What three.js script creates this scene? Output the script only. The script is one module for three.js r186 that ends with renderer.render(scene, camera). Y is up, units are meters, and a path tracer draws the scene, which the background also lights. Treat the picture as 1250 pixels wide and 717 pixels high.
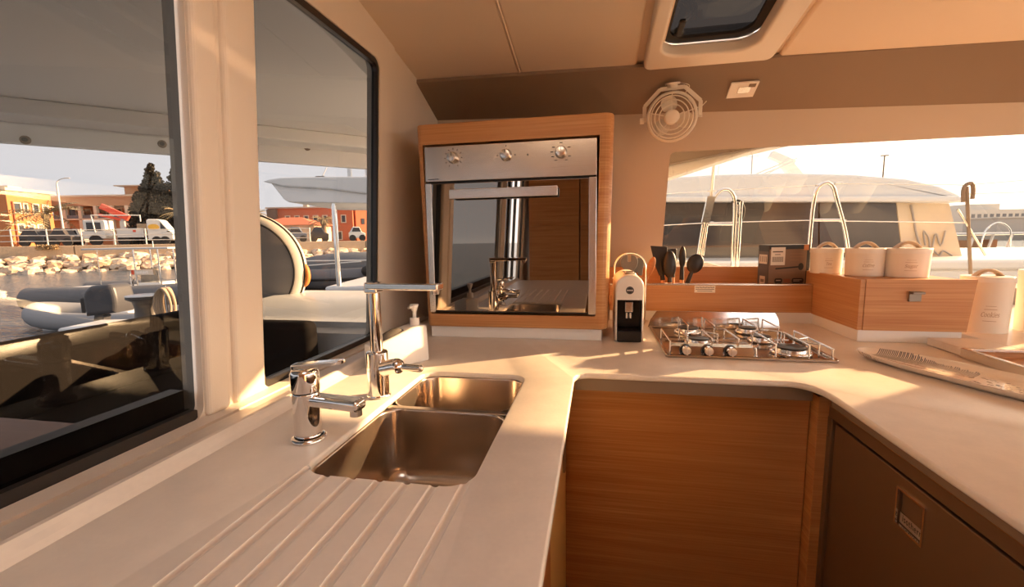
import * as THREE from 'three';
import { RoundedBoxGeometry } from 'three/addons/geometries/RoundedBoxGeometry.js';
import { mergeGeometries, toCreasedNormals } from 'three/addons/utils/BufferGeometryUtils.js';
import { RectAreaLightUniformsLib } from 'three/addons/lights/RectAreaLightUniformsLib.js';
import { Brush, Evaluator, SUBTRACTION, ADDITION } from 'three-bvh-csg';
import { createNoise3D } from 'simplex-noise';

// ---------------------------------------------------------------- camera
const scene = new THREE.Scene();
const EYE = new THREE.Vector3(0, 1.294, 0), FPX = 537.6, RAD = Math.PI / 180;
const camera = new THREE.PerspectiveCamera(2 * Math.atan(358.5 / FPX) / RAD, 1250 / 717, 0.05, 600);
camera.position.copy(EYE);
camera.rotation.set(-7.188 * RAD, 10.906 * RAD, -0.944 * RAD, 'YXZ');
camera.updateMatrixWorld(true);
scene.add(camera);

// ---------------------------------------------------------------- sky, sun, exposure
const SUN = new THREE.Vector3(0.857, 0.278, -0.514).normalize();      // towards the low evening sun
const SUN_POWER = 38, SKY_POWER = 3.0, EXPOSURE = 2.4;
{
  const W = 512, H = 256, data = new Float32Array(W * H * 4), d = new THREE.Vector3();
  for (let r = 0; r < H; r++) {
    const up = ((r + 0.5) / H - 0.5) * Math.PI;
    for (let c = 0; c < W; c++) {
      const a = ((c + 0.5) / W - 0.5) * 2 * Math.PI;
      d.set(Math.cos(a) * Math.cos(up), Math.sin(up), Math.sin(a) * Math.cos(up));
      const g = Math.acos(THREE.MathUtils.clamp(d.dot(SUN), -1, 1)), h = Math.pow(Math.max(0, d.y), 0.55);
      const near = Math.exp(-g / 0.33), wide = Math.exp(-g / 0.85), i = (r * W + c) * 4;
      const base = [0.64 - 0.24 * h, 0.64 - 0.23 * h, 0.665 - 0.18 * h];
      const warm = [1.0, 0.80, 0.55];
      for (let k = 0; k < 3; k++) data[i + k] = SKY_POWER * (base[k] + warm[k] * (2.0 * near + 0.8 * wide));
      data[i + 3] = 1;
    }
  }
  const sky = new THREE.DataTexture(data, W, H, THREE.RGBAFormat, THREE.FloatType);
  sky.mapping = THREE.EquirectangularReflectionMapping;
  sky.magFilter = THREE.LinearFilter; sky.needsUpdate = true;
  scene.background = sky; scene.environment = sky;
}
const sun = new THREE.DirectionalLight(new THREE.Color().setRGB(1.0, 0.66, 0.36), SUN_POWER);
sun.name = 'evening_sun'; sun.position.copy(SUN).multiplyScalar(60); sun.castShadow = true; sun.shadow.radius = 1.1;
sun.shadow.mapSize.set(4096, 4096);
Object.assign(sun.shadow.camera, { left: -60, right: 60, top: 30, bottom: -30, near: 1, far: 160 });
scene.add(sun, sun.target);
const renderer = new THREE.WebGLRenderer({ antialias: true });
renderer.toneMapping = THREE.LinearToneMapping;
renderer.toneMappingExposure = EXPOSURE;
renderer.shadowMap.enabled = true;
RectAreaLightUniformsLib.init();

// ---------------------------------------------------------------- helpers
let seedState = 20240611;
const rnd = () => { seedState = (seedState + 0x6d2b79f5) | 0; let t = Math.imul(seedState ^ (seedState >>> 15), 1 | seedState); t = (t + Math.imul(t ^ (t >>> 7), 61 | t)) ^ t; return ((t ^ (t >>> 14)) >>> 0) / 4294967296; };
const rr = (a, b) => a + (b - a) * rnd();
const noise3 = createNoise3D(rnd);
const V = (x, y, z) => new THREE.Vector3(x, y, z);
// A pixel of the photograph gives a direction; the distance comes from the plane that the thing touches.
function ray(px, py) { return V(px - 625, -(py - 358.5), -FPX).applyQuaternion(camera.quaternion); }
function on(px, py, axis, value) { const d = ray(px, py); return EYE.clone().addScaledVector(d, (value - EYE.getComponent(axis)) / d.getComponent(axis)); }
function deep(px, py, depth) { return EYE.clone().addScaledVector(ray(px, py), depth / FPX); }

const used = new Map();
function numbered(name) { const n = used.get(name) ?? 0; used.set(name, n + 1); return n ? `${name}_${String(n).padStart(3, '0')}` : name; }
function thing(name, label, category, [x, y, z] = [0, 0, 0], turn = 0, group) {
  const o = new THREE.Group(); o.name = numbered(name); scene.add(o);
  o.position.set(x, y, z); o.rotation.y = turn; o.userData = { label, category };
  if (group) o.userData.group = group;
  return o;
}
function structure(name, label) { const o = new THREE.Group(); o.name = numbered(name); o.userData = { kind: 'structure', label, category: 'structure' }; scene.add(o); return o; }
function dup(src, [x, y, z], turn, label) {
  const r = src.clone(); r.userData = { ...src.userData }; r.name = numbered(src.name.replace(/_\d{3}$/, '')); scene.add(r); r.position.set(x, y, z); r.rotation.y = turn;
  if (label) r.userData.label = label;
  return r;
}
function flat(g) {
  let h = g.index ? g.toNonIndexed() : g;
  for (const k of Object.keys(h.attributes)) if (!['position', 'normal', 'uv'].includes(k)) h.deleteAttribute(k);
  if (!h.attributes.normal) h.computeVertexNormals();
  if (!h.attributes.uv) h.setAttribute('uv', new THREE.BufferAttribute(new Float32Array(h.attributes.position.count * 2), 2));
  h.clearGroups(); h.morphAttributes = {};
  return h;
}
function metres(g) {                                                    // uv in metres, by the way each face points
  const p = g.attributes.position, uv = g.attributes.uv, a = V(), b = V(), c = V(), n = V();
  for (let i = 0; i < p.count; i += 3) {
    a.fromBufferAttribute(p, i); b.fromBufferAttribute(p, i + 1); c.fromBufferAttribute(p, i + 2);
    n.subVectors(b, a).cross(c.clone().sub(a));
    const x = Math.abs(n.x), y = Math.abs(n.y), z = Math.abs(n.z);
    [a, b, c].forEach((v, k) => (y >= x && y >= z ? uv.setXY(i + k, v.x, v.z) : x >= z ? uv.setXY(i + k, v.z + 0.37, v.y) : uv.setXY(i + k, v.x, v.y)));
  }
  return g;
}
function mesh(name, geos, mat, parent, keepUV = false) {
  const list = [].concat(geos).map(flat), g = list.length > 1 ? mergeGeometries(list) : list[0];
  if (!keepUV) metres(g);
  const m = new THREE.Mesh(g, mat); m.name = parent ? name : numbered(name); m.castShadow = m.receiveShadow = true;
  (parent ?? scene).add(m);
  return m;
}
function tagged(name, geos, mat, label, category, group, keepUV) { const m = mesh(name, geos, mat, null, keepUV); m.userData = { label, category }; if (group) m.userData.group = group; return m; }
function walls(name, geos, mat, parent, keepUV) { const m = mesh(name, geos, mat, parent, keepUV); if (!parent) m.userData = { kind: 'structure' }; return m; }
const box = (w, h, d, x = 0, y = 0, z = 0) => new THREE.BoxGeometry(w, h, d).translate(x, y, z);
const span = (x0, x1, y0, y1, z0, z1) => box(Math.abs(x1 - x0), Math.abs(y1 - y0), Math.abs(z1 - z0), (x0 + x1) / 2, (y0 + y1) / 2, (z0 + z1) / 2);
const rbox = (w, h, d, r, x = 0, y = 0, z = 0, s = 3) => new RoundedBoxGeometry(w, h, d, s, r).translate(x, y, z);
const rspan = (x0, x1, y0, y1, z0, z1, r = 0.004, s = 2) => rbox(Math.abs(x1 - x0), Math.abs(y1 - y0), Math.abs(z1 - z0), r, (x0 + x1) / 2, (y0 + y1) / 2, (z0 + z1) / 2, s);
const cyl = (r0, r1, h, x = 0, y = 0, z = 0, n = 28) => new THREE.CylinderGeometry(r1, r0, h, n).translate(x, y, z);
const ball = (r, x = 0, y = 0, z = 0, a = 20, b = 14) => new THREE.SphereGeometry(r, a, b).translate(x, y, z);
const lathe = (pts, n = 36) => new THREE.LatheGeometry(pts.map(([x, y]) => new THREE.Vector2(x, y)), n);
const tube = (pts, r, n = 24, k = 8, closed = false) => new THREE.TubeGeometry(new THREE.CatmullRomCurve3(pts.map((p) => (p.isVector3 ? p : V(...p))), closed, 'centripetal'), n, r, k, closed);
function rod(a, b, r, k = 10) { a = a.isVector3 ? a : V(...a); b = b.isVector3 ? b : V(...b); return new THREE.TubeGeometry(new THREE.LineCurve3(a, b), 1, r, k, false); }
function bentRod(pts, r, k = 8) { const path = new THREE.CurvePath(); const P = pts.map((p) => (p.isVector3 ? p : V(...p))); for (let i = 0; i < P.length - 1; i++) path.add(new THREE.LineCurve3(P[i], P[i + 1])); const g = []; for (let i = 0; i < P.length - 1; i++) g.push(rod(P[i], P[i + 1], r, k)); for (let i = 1; i < P.length - 1; i++) g.push(ball(r, P[i].x, P[i].y, P[i].z, k, 6)); return g; }
function bar(a, b, w, h) {                                               // square bar between two points
  a = a.isVector3 ? a : V(...a); b = b.isVector3 ? b : V(...b);
  const d = b.clone().sub(a), g = new THREE.BoxGeometry(w, h, d.length());
  const q = new THREE.Quaternion().setFromRotationMatrix(new THREE.Matrix4().lookAt(a, b, Math.abs(d.clone().normalize().y) > 0.99 ? V(1, 0, 0) : V(0, 1, 0)));
  return g.applyQuaternion(q).translate((a.x + b.x) / 2, (a.y + b.y) / 2, (a.z + b.z) / 2);
}
const poly = (pts) => { const s = new THREE.Shape(); pts.forEach(([x, y], i) => (i ? s.lineTo(x, y) : s.moveTo(x, y))); s.closePath(); return s; };
function roundRect(x0, y0, x1, y1, r, T = THREE.Shape) {
  const s = new T(); s.moveTo(x0 + r, y0); s.lineTo(x1 - r, y0); s.absarc(x1 - r, y0 + r, r, -Math.PI / 2, 0); s.lineTo(x1, y1 - r); s.absarc(x1 - r, y1 - r, r, 0, Math.PI / 2);
  s.lineTo(x0 + r, y1); s.absarc(x0 + r, y1 - r, r, Math.PI / 2, Math.PI); s.lineTo(x0, y0 + r); s.absarc(x0 + r, y0 + r, r, Math.PI, 1.5 * Math.PI); return s;
}
const extrude = (shape, depth, bevel = 0, seg = 2, curve = 10) => new THREE.ExtrudeGeometry(shape, { depth, bevelEnabled: bevel > 0, bevelThickness: bevel, bevelSize: bevel, bevelOffset: -bevel, bevelSegments: seg, curveSegments: curve });
const upright = (shape, h, bevel, seg, curve) => extrude(shape, h - 2 * (bevel || 0), bevel, seg, curve).translate(0, 0, bevel || 0).rotateX(-Math.PI / 2); // shape in (x, -z), rising by h
const evaluator = new Evaluator(); evaluator.useGroups = false; evaluator.attributes = ['position', 'normal', 'uv'];
function cut(a, ...bs) { let A = new Brush(flat(a)); A.updateMatrixWorld(); for (const b of bs) { const B = new Brush(flat(b)); B.updateMatrixWorld(); A = evaluator.evaluate(A, B, SUBTRACTION); } const g = A.geometry; return flat(g); }
const turnX = (g, a) => g.rotateX(a), turnY = (g, a) => g.rotateY(a), turnZ = (g, a) => g.rotateZ(a);

// ---------------------------------------------------------------- materials
function dataTexture(w, h, f, srgb) {
  const d = new Uint8Array(w * h * 4);
  for (let y = 0; y < h; y++) for (let x = 0; x < w; x++) { const c = f(x / w, y / h), i = (y * w + x) * 4; for (let k = 0; k < 3; k++) d[i + k] = Math.max(0, Math.min(255, (c.length ? c[k] : c) * 255)); d[i + 3] = 255; }
  const t = new THREE.DataTexture(d, w, h); t.wrapS = t.wrapT = THREE.RepeatWrapping; t.magFilter = THREE.LinearFilter; t.minFilter = THREE.LinearMipmapLinearFilter; t.generateMipmaps = true;
  if (srgb) t.colorSpace = THREE.SRGBColorSpace; t.needsUpdate = true; return t;
}
const ring = (u, v, s, k = 1) => noise3(Math.cos(u * 2 * Math.PI) * s, Math.sin(u * 2 * Math.PI) * s + 17 * k, v);   // repeats in u
function tileNoise(u, v, s, k) { const a = noise3(u * s, v * s, k), b = noise3((u - 1) * s, v * s, k), c = noise3(u * s, (v - 1) * s, k), d = noise3((u - 1) * s, (v - 1) * s, k); return (a * (1 - u) + b * u) * (1 - v) + (c * (1 - u) + d * u) * v; }
const woodTexture = dataTexture(1024, 512, (u, v) => {
  const wv = v * (1 - 0), fine = tileNoise2(u, wv, 5, 260, 3), mid = tileNoise2(u, wv, 2.2, 70, 9), wide = tileNoise2(u, wv, 1.0, 14, 21);
  const t = 0.5 + 0.34 * fine + 0.34 * mid + 0.26 * wide;
  return [0.80 + 0.13 * (t - 0.5), 0.615 + 0.19 * (t - 0.5), 0.425 + 0.20 * (t - 0.5)];
}, true);
function tileNoise2(u, v, su, sv, k) { const a = noise3(u * su, v * sv, k), b = noise3((u - 1) * su, v * sv, k); const c = noise3(u * su, (v - 1) * sv, k), d = noise3((u - 1) * su, (v - 1) * sv, k); const x = a * (1 - u) + b * u, y = c * (1 - u) + d * u; return x * (1 - v) + y * v; }
woodTexture.repeat.set(1, 2.0);
const grainBump = dataTexture(512, 512, (u, v) => 0.5 + 0.3 * tileNoise(u, v, 60, 4) + 0.2 * tileNoise(u, v, 130, 8));
grainBump.repeat.set(4, 4);
const brushed = dataTexture(512, 256, (u, v) => 0.5 + 0.5 * tileNoise2(u, v, 3, 120, 5)); brushed.repeat.set(2, 4);
const softNoise = dataTexture(512, 512, (u, v) => { const n = 0.955 + 0.03 * tileNoise(u, v, 4, 2) + 0.02 * tileNoise(u, v, 17, 6) + 0.012 * tileNoise(u, v, 90, 7); return [n, n, n * 0.997]; }, true);
const std = (r, g, b, roughness = 0.6, metalness = 0, more = {}) => { const m = new THREE.MeshPhysicalMaterial({ roughness, metalness, ...more }); m.color.setRGB(r, g, b); return m; };
const pane = (r, g, b, more = {}) => std(r, g, b, 0, 0, { transmission: 1, thickness: 0, ior: 1.5, side: THREE.DoubleSide, ...more });
const M = {
  wood: std(0.86, 0.715, 0.575, 0.42, 0, { map: woodTexture, bumpMap: woodTexture, bumpScale: 0.0004 }),
  palewood: std(0.93, 0.74, 0.36, 0.35),
  corian: std(0.86, 0.765, 0.67, 0.32, 0, { map: softNoise }),
  white: std(0.84, 0.80, 0.745, 0.45),
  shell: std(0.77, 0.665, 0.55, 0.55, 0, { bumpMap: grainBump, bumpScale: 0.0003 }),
  vinyl: std(0.78, 0.63, 0.485, 0.62, 0, { bumpMap: grainBump, bumpScale: 0.0004 }),
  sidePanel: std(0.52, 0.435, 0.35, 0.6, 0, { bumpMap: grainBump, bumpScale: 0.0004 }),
  soffit: std(0.25, 0.175, 0.118, 0.6, 0, { bumpMap: grainBump, bumpScale: 0.0005 }),
  taupe: std(0.23, 0.165, 0.115, 0.5),
  dark: std(0.018, 0.015, 0.013, 0.35),
  black: std(0.012, 0.011, 0.011, 0.28),
  rubber: std(0.03, 0.027, 0.025, 0.75),
  frame: std(0.022, 0.018, 0.016, 0.3),
  floor: std(0.16, 0.10, 0.06, 0.45, 0, { map: woodTexture }),
  steel: std(0.66, 0.61, 0.56, 0.27, 1, { bumpMap: brushed, bumpScale: 0.00006, anisotropy: 0.5 }),
  bowl: std(0.55, 0.47, 0.40, 0.25, 1, { bumpMap: brushed, bumpScale: 0.00005 }),
  chrome: std(0.86, 0.84, 0.82, 0.06, 1),
  satin: std(0.70, 0.67, 0.63, 0.24, 1),
  mirrorGlass: std(0.29, 0.25, 0.215, 0.015, 1),
  fridge: std(0.20, 0.12, 0.066, 0.42, 0.35),
  cream: std(0.80, 0.72, 0.62, 0.4),
  enamel: std(0.80, 0.745, 0.67, 0.35),
  tint: pane(0.145, 0.145, 0.145, { specularIntensity: 0.36 }),
  sideGlass: pane(0.215, 0.205, 0.185),
  clear: pane(0.90, 0.90, 0.89),
  hatchGlass: pane(0.008, 0.0072, 0.007, { specularIntensity: 0.12 }),
  gelcoat: std(0.78, 0.775, 0.76, 0.25),
  hardtop: std(0.88, 0.86, 0.84, 0.5),
  cushion: std(0.013, 0.0105, 0.009, 0.9, 0, { specularIntensity: 0.15, bumpMap: grainBump, bumpScale: 0.0012 }),
  teak: std(0.42, 0.30, 0.21, 0.5, 0, { map: woodTexture }),
  ink: std(0.03, 0.022, 0.018, 0.6),
};
// ================================================================ THE SETTING: saloon shell
const CY = 0.92;                                                         // worktop height
const LEAN = -3.8 * RAD;
{
  // ---- aft bulkhead (left), leaning inward, with its windows and the sliding door
  const W = structure('wall_left', 'cream bulkhead with large dark-framed windows beside the sink');
  W.position.set(-0.82, CY, 0); W.rotation.z = LEAN;
  const toWall = (g) => g.rotateY(Math.PI / 2);
  const s = poly([[-3.0, -0.92], [1.640, -0.92], [1.640, 1.25], [-3.0, 1.25]]);
  const holes = [[-0.55, 0.003, 0.760, 1.005, 0.03], [0.930, 0.003, 1.528, 1.005, 0.035], [-1.62, -0.80, -0.70, 1.005, 0.03]];
  for (const [a, b, c, d, r] of holes) s.holes.push(roundRect(a, b, c, d, r, THREE.Path));
  walls('bulkhead_panel', toWall(extrude(s, 0.05)).translate(-0.05, 0, 0), M.shell, W);
  walls('corner_panel', toWall(extrude(poly([[1.643, -0.92], [2.56, -0.92], [2.56, 1.25], [1.643, 1.25]]), 0.05)).translate(-0.056, 0, 0), M.shell, W);
  // two upright covers on the pillar between the windows, a soft groove between them
  for (const [a, b] of [[0.7612, 0.822], [0.836, 0.9292]]) walls('pillar_cover', toWall(extrude(roundRect(a, 0.004, b, 1.22, 0.012), 0.012, 0.011, 4)).translate(-0.011, 0, 0), M.shell, W);
  holes.forEach(([a, b, c, d, r], i) => {
    const win = structure(`window_${i + 1}`, ['large tinted window beside the draining board', 'tinted window behind the tall mixer tap', 'sliding glass door leading to the cockpit'][i]);
    win.position.copy(W.position); win.rotation.copy(W.rotation);
    const f = roundRect(a + 0.001, b + 0.001, c - 0.001, d - 0.001, r);
    f.holes.push(roundRect(a + 0.011, b + 0.02, c - (i === 0 ? 0.002 : 0.012), d - 0.02, r * 0.7, THREE.Path));
    if (i) walls('window_frame', toWall(extrude(f, 0.022)).translate(-0.026, 0, 0), M.frame, win);
    else walls('window_frame', [toWall(extrude(roundRect(a + 0.01, b + 0.001, c - 0.012, b + 0.024, 0.004), 0.022)).translate(-0.026, 0, 0), toWall(extrude(roundRect(a + 0.01, d - 0.02, c - 0.012, d - 0.001, 0.004), 0.022)).translate(-0.026, 0, 0)], M.frame, win);
    walls('window_pane', toWall(new THREE.ShapeGeometry(roundRect(i === 2 ? c - 0.34 : a + 0.004, b + 0.01, c - 0.004, d - 0.01, r * 0.7))).translate(-0.018, 0, 0), M.tint, win);
    if (i === 0) walls('sliding_track', toWall(extrude(roundRect(a + 0.01, b + 0.004, c - 0.004, b + 0.058, 0.004), 0.03)).translate(-0.075, 0, 0), M.frame, win);
    if (i === 2) walls('door_stile', [span(-0.05, -0.03, -0.8, 1.07, 1.30, 1.36), span(-0.05, -0.03, -0.8, 1.07, 0.98, 1.03)], M.frame, win);
  });
}
{
  // ---- stepped moulding between the worktop and the bulkhead
  const prof = [[-0.668, 0.915], [-0.675, 0.921], [-0.684, 0.926], [-0.691, 0.934], [-0.698, 0.9385], [-0.706, 0.939], [-0.713, 0.935], [-0.718, 0.926], [-0.724, 0.923], [-0.780, 0.921], [-0.781, 0.917], [-0.785, 0.917], [-0.786, 0.924], [-0.822, 0.9265], [-0.822, 0.90], [-0.668, 0.90]];
  const g = extrude(poly(prof), 2.75).translate(0, 0, -1.98);
  walls('trim_1', toCreasedNormals(g, 0.5), M.corian).userData = { kind: 'structure', label: 'cream stepped sill moulding below the windows' };
}
{
  // ---- outer side (back): the cabin side leans inwards at the top and holds the long window
  const hole = (pts, r) => { const p = new THREE.Path(), n = pts.length; for (let i = 0; i < n; i++) { const a = pts[(i + n - 1) % n], b = pts[i], c = pts[(i + 1) % n]; const u = [a[0] - b[0], a[1] - b[1]], v = [c[0] - b[0], c[1] - b[1]], lu = Math.hypot(...u), lv = Math.hypot(...v); const p0 = [b[0] + u[0] / lu * r, b[1] + u[1] / lu * r], p1 = [b[0] + v[0] / lv * r, b[1] + v[1] / lv * r]; if (i) p.lineTo(...p0); else p.moveTo(...p0); p.quadraticCurveTo(b[0], b[1], ...p1); } p.closePath(); return p; };
  const s = poly([[-0.95, -0.26], [4.35, -0.26], [4.35, 0.82], [-0.95, 0.82]]);
  const A = [[0.331, 0.588], [0.331, 0.003], [2.63, -0.17], [2.63, 0.588]];
  s.holes.push(hole(A, 0.03));
  const w = structure('wall_back', 'beige cabin side above the cooker with a long window'); w.position.set(0, 1.13, -2.42); w.rotation.x = 22 * RAD;
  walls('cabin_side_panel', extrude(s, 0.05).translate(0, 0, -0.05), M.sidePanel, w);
  [A].forEach((q, i) => {
    const win = structure(`window_${i + 4}`, 'long side window above the cooker facing the next boat'); win.position.copy(w.position); win.rotation.copy(w.rotation);
    walls('window_pane', new THREE.ShapeGeometry(poly(q)).translate(0, 0, -0.03), M.sideGlass, win);
  });
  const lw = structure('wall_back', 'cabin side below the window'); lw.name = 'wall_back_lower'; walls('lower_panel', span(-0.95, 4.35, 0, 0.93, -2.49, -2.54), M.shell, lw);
  // soffit with a lip under the ceiling
  const ring = (x) => { const zf = -1.862 - 0.045 * (x + 0.74), yj = 1.84 - 0.032 * (x - 0.08), zj = -2.418 + 0.404 * (yj - 1.13); return [[x, 1.968, zf], [x, 1.955, zf], [x, yj, zj], [x, yj, zj - 0.12], [x, 2.03, -2.30], [x, 1.99, -2.02]]; };
  const pos = [], N = 30; for (let i = 0; i < N; i++) { const A = ring(-0.95 + 5.3 * i / N), B = ring(-0.95 + 5.3 * (i + 1) / N); for (let k = 0; k < 6; k++) { const a = A[k], b = A[(k + 1) % 6], c = B[(k + 1) % 6], d = B[k]; pos.push(...a, ...c, ...b, ...a, ...d, ...c); } }
  const sp = new THREE.BufferGeometry(); sp.setAttribute('position', new THREE.Float32BufferAttribute(pos, 3)); sp.computeVertexNormals();
  const so = structure('soffit', 'brown padded soffit sloping down from the ceiling to the cabin side'); walls('soffit_panel', sp, M.soffit, so);
}
{
  // ---- ceiling: padded panels, sloping down to the soffit
  const c = structure('ceiling', 'padded cream ceiling panels with a piped seam');
  const P = new THREE.Group(); P.name = 'ceiling_slope'; P.position.set(0, 1.975, -1.843); P.rotation.x = -0.1587; c.add(P);
  const pad = (x0, x1, z0, z1) => rspan(x0, x1, 0, 0.04, z0, z1, 0.012, 3);
  walls('ceiling_panel', pad(-0.90, -0.3155, -0.22, 0.65), M.vinyl, P);
  walls('ceiling_panel', pad(-0.3145, 0.150, -0.22, 0.65), M.vinyl, P);
  walls('ceiling_panel', pad(0.675, 4.35, -0.22, 0.65), M.vinyl, P);
  walls('ceiling_panel', [span(0.14, 0.69, 0.014, 0.04, -0.22, 0.0), span(0.14, 0.24, 0.014, 0.04, 0.0, 0.65), span(0.56, 0.69, 0.014, 0.04, 0.0, 0.65)], M.vinyl, P);
  walls('piped_seam', rod([-0.315, 0.001, -0.22], [-0.315, 0.001, 0.65], 0.0042), M.vinyl, P);
  walls('deck_slab', [span(-1.0, 0.23, 0.05, 0.09, -0.42, 0.67), span(0.57, 4.4, 0.05, 0.09, -0.42, 0.67), span(0.23, 0.57, 0.05, 0.09, -0.42, 0.0), span(0.23, 0.57, 0.05, 0.09, 0.53, 0.67)], M.gelcoat, P);
  const SK = { x0: -0.40, x1: 0.08, z0: -0.50, z1: 0.02 };                // second hatch, over the draining board and outside the frame
  for (const [x0, x1, z0, z1] of [[-0.90, SK.x0, -1.205, 2.75], [SK.x1, 4.35, -1.205, 2.75], [SK.x0, SK.x1, -1.205, SK.z0], [SK.x0, SK.x1, SK.z1, 2.75]]) walls('ceiling_panel', rspan(x0, x1, 2.074, 2.11, z0, z1, 0.004), M.vinyl, c);
  for (const [x0, x1, z0, z1] of [[-1.0, SK.x0, -1.25, 2.8], [SK.x1, 4.4, -1.25, 2.8], [SK.x0, SK.x1, -1.25, SK.z0], [SK.x0, SK.x1, SK.z1, 2.8]]) walls('deck_slab', span(x0, x1, 2.115, 2.17, z0, z1), M.gelcoat, c);
  const sk = thing('clear_deck_hatch', 'second deck hatch with clear glass over the draining board', 'hatch', [0, 2.10, 0]);
  const fr = roundRect(SK.x0 - 0.03, SK.z0 - 0.03, SK.x1 + 0.03, SK.z1 + 0.03, 0.03); fr.holes.push(roundRect(SK.x0 + 0.02, SK.z0 + 0.02, SK.x1 - 0.02, SK.z1 - 0.02, 0.05, THREE.Path));
  mesh('hatch_frame', extrude(fr, 0.03, 0.006, 2).rotateX(Math.PI / 2).translate(0, -0.008, 0), M.cream, sk); mesh('hatch_pane', new THREE.ShapeGeometry(roundRect(SK.x0, SK.z0, SK.x1, SK.z1, 0.05)).rotateX(Math.PI / 2).translate(0, 0.03, 0), M.clear, sk);
}
{
  // ---- hatch in the ceiling
  const h = thing('deck_hatch', 'cream framed ceiling hatch with dark tinted glass', 'hatch', [0, 1.975, -1.843]); h.rotation.x = -0.1587;
  const o = roundRect(0.176, -0.066, 0.640, 0.60, 0.03), i = (x0, x1, a, b, r, T) => roundRect(x0, a, x1, b, r, T);
  o.holes.push(i(0.228, 0.556, 0.018, 0.53, 0.07, THREE.Path));
  // shape y is local z, shape depth is local -y
  mesh('hatch_frame', extrude(o, 0.030, 0.010, 3, 14).rotateX(Math.PI / 2).translate(0, 0.014, 0), M.cream, h);
  const st = roundRect(0.222, 0.012, 0.562, 0.537, 0.075); st.holes.push(i(0.252, 0.532, 0.042, 0.507, 0.06, THREE.Path));
  mesh('hatch_gasket', extrude(st, 0.012).rotateX(Math.PI / 2).translate(0, 0.040, 0), M.rubber, h);
  mesh('hatch_pane', new THREE.ShapeGeometry(roundRect(0.226, 0.016, 0.558, 0.53, 0.07), 10).rotateX(Math.PI / 2).translate(0, 0.043, 0), M.hatchGlass, h);
  mesh('latch_handle', [rbox(0.022, 0.014, 0.085, 0.006, 0.285, 0.024, 0.115), cyl(0.017, 0.017, 0.02, 0.285, 0.032, 0.075)], M.black, h);
}
{
  // ---- floor, forward and far sides of the saloon, outside the frame but open to the same daylight
  walls('floor', span(-0.95, 4.4, -0.06, 0, -2.5, 2.8), M.floor).userData.label = 'warm brown cabin sole between the units';
  const f = structure('wall_front', 'forward saloon wall with a band of windows');
  walls('lower_panel', span(4.30, 4.38, 0, 1.0, -2.5, 2.8), M.shell, f);
  walls('upper_panel', span(4.30, 4.38, 1.92, 2.2, -2.5, 2.8), M.vinyl, f);
  for (const z of [-2.45, -1.6, -0.7, 0.2, 1.1, 2.0, 2.72]) walls('mullion', span(4.30, 4.38, 1.0, 1.92, z - 0.035, z + 0.035), M.frame, f);
  const wf = structure('window_5', 'forward saloon windows'); walls('window_pane', span(4.33, 4.332, 1.0, 1.92, -2.45, 2.75), M.clear, wf);
  const r = structure('wall_right', 'far side of the saloon');
  walls('lower_panel', span(-0.95, 4.4, 0, 1.0, 2.70, 2.78), M.shell, r);
  walls('upper_panel', span(-0.95, 4.4, 1.85, 2.2, 2.70, 2.78), M.vinyl, r);
  for (const x of [-0.93, 1.05, 2.1, 3.2, 4.3]) walls('mullion', span(x - 0.04, x + 0.04, 1.0, 1.85, 2.70, 2.78), M.frame, r);
  const wr = structure('window_6', 'saloon windows on the far side'); walls('window_pane', span(-0.95, 4.3, 1.0, 1.85, 2.735, 2.737), M.clear, wr);
}
// ================================================================ GALLEY
// ---- worktop: one U-shaped slab with the sink opening and draining grooves
const SINK = { x0: -0.476, x1: -0.187, z0: -1.152, z1: -0.600 };
{
  const s = new THREE.Shape(), P = (x, z) => [x, -z];
  s.moveTo(...P(-0.695, 0.72)); s.lineTo(...P(-0.056, 0.72)); s.lineTo(...P(-0.056, -1.145)); s.quadraticCurveTo(...P(-0.056, -1.195), ...P(-0.006, -1.195));
  s.lineTo(...P(0.470, -1.195)); s.quadraticCurveTo(...P(0.512, -1.195), ...P(0.527, -1.160)); s.quadraticCurveTo(...P(0.54, -1.13), ...P(0.54, -1.08)); s.lineTo(...P(0.54, 0.2)); s.lineTo(...P(2.2, 0.2)); s.lineTo(...P(2.2, -2.44)); s.lineTo(...P(-0.695, -2.44)); s.closePath();
  s.holes.push(roundRect(SINK.x0, -SINK.z1, SINK.x1, -SINK.z0, 0.045, THREE.Path));
  const slab = upright(s, 0.016, 0.004, 3, 12).translate(0, CY - 0.016, 0);
  const grooves = [];
  for (let i = 0; i < 7; i++) {
    const x = -0.470 + i * 0.0457;
    grooves.push(new THREE.CapsuleGeometry(0.0082, 0.62, 6, 20).rotateX(Math.PI / 2).translate(x, CY + 0.0036, -0.305));
  }
  grooves.push(box(0.0012, 0.004, 0.375, 0.021, CY, -1.39));
  const g = toCreasedNormals(cut(slab, ...grooves), 0.6);
  tagged('worktop', g, M.corian, 'cream solid-surface U-shaped worktop with draining grooves and sink cut-out', 'worktop');
}
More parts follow.
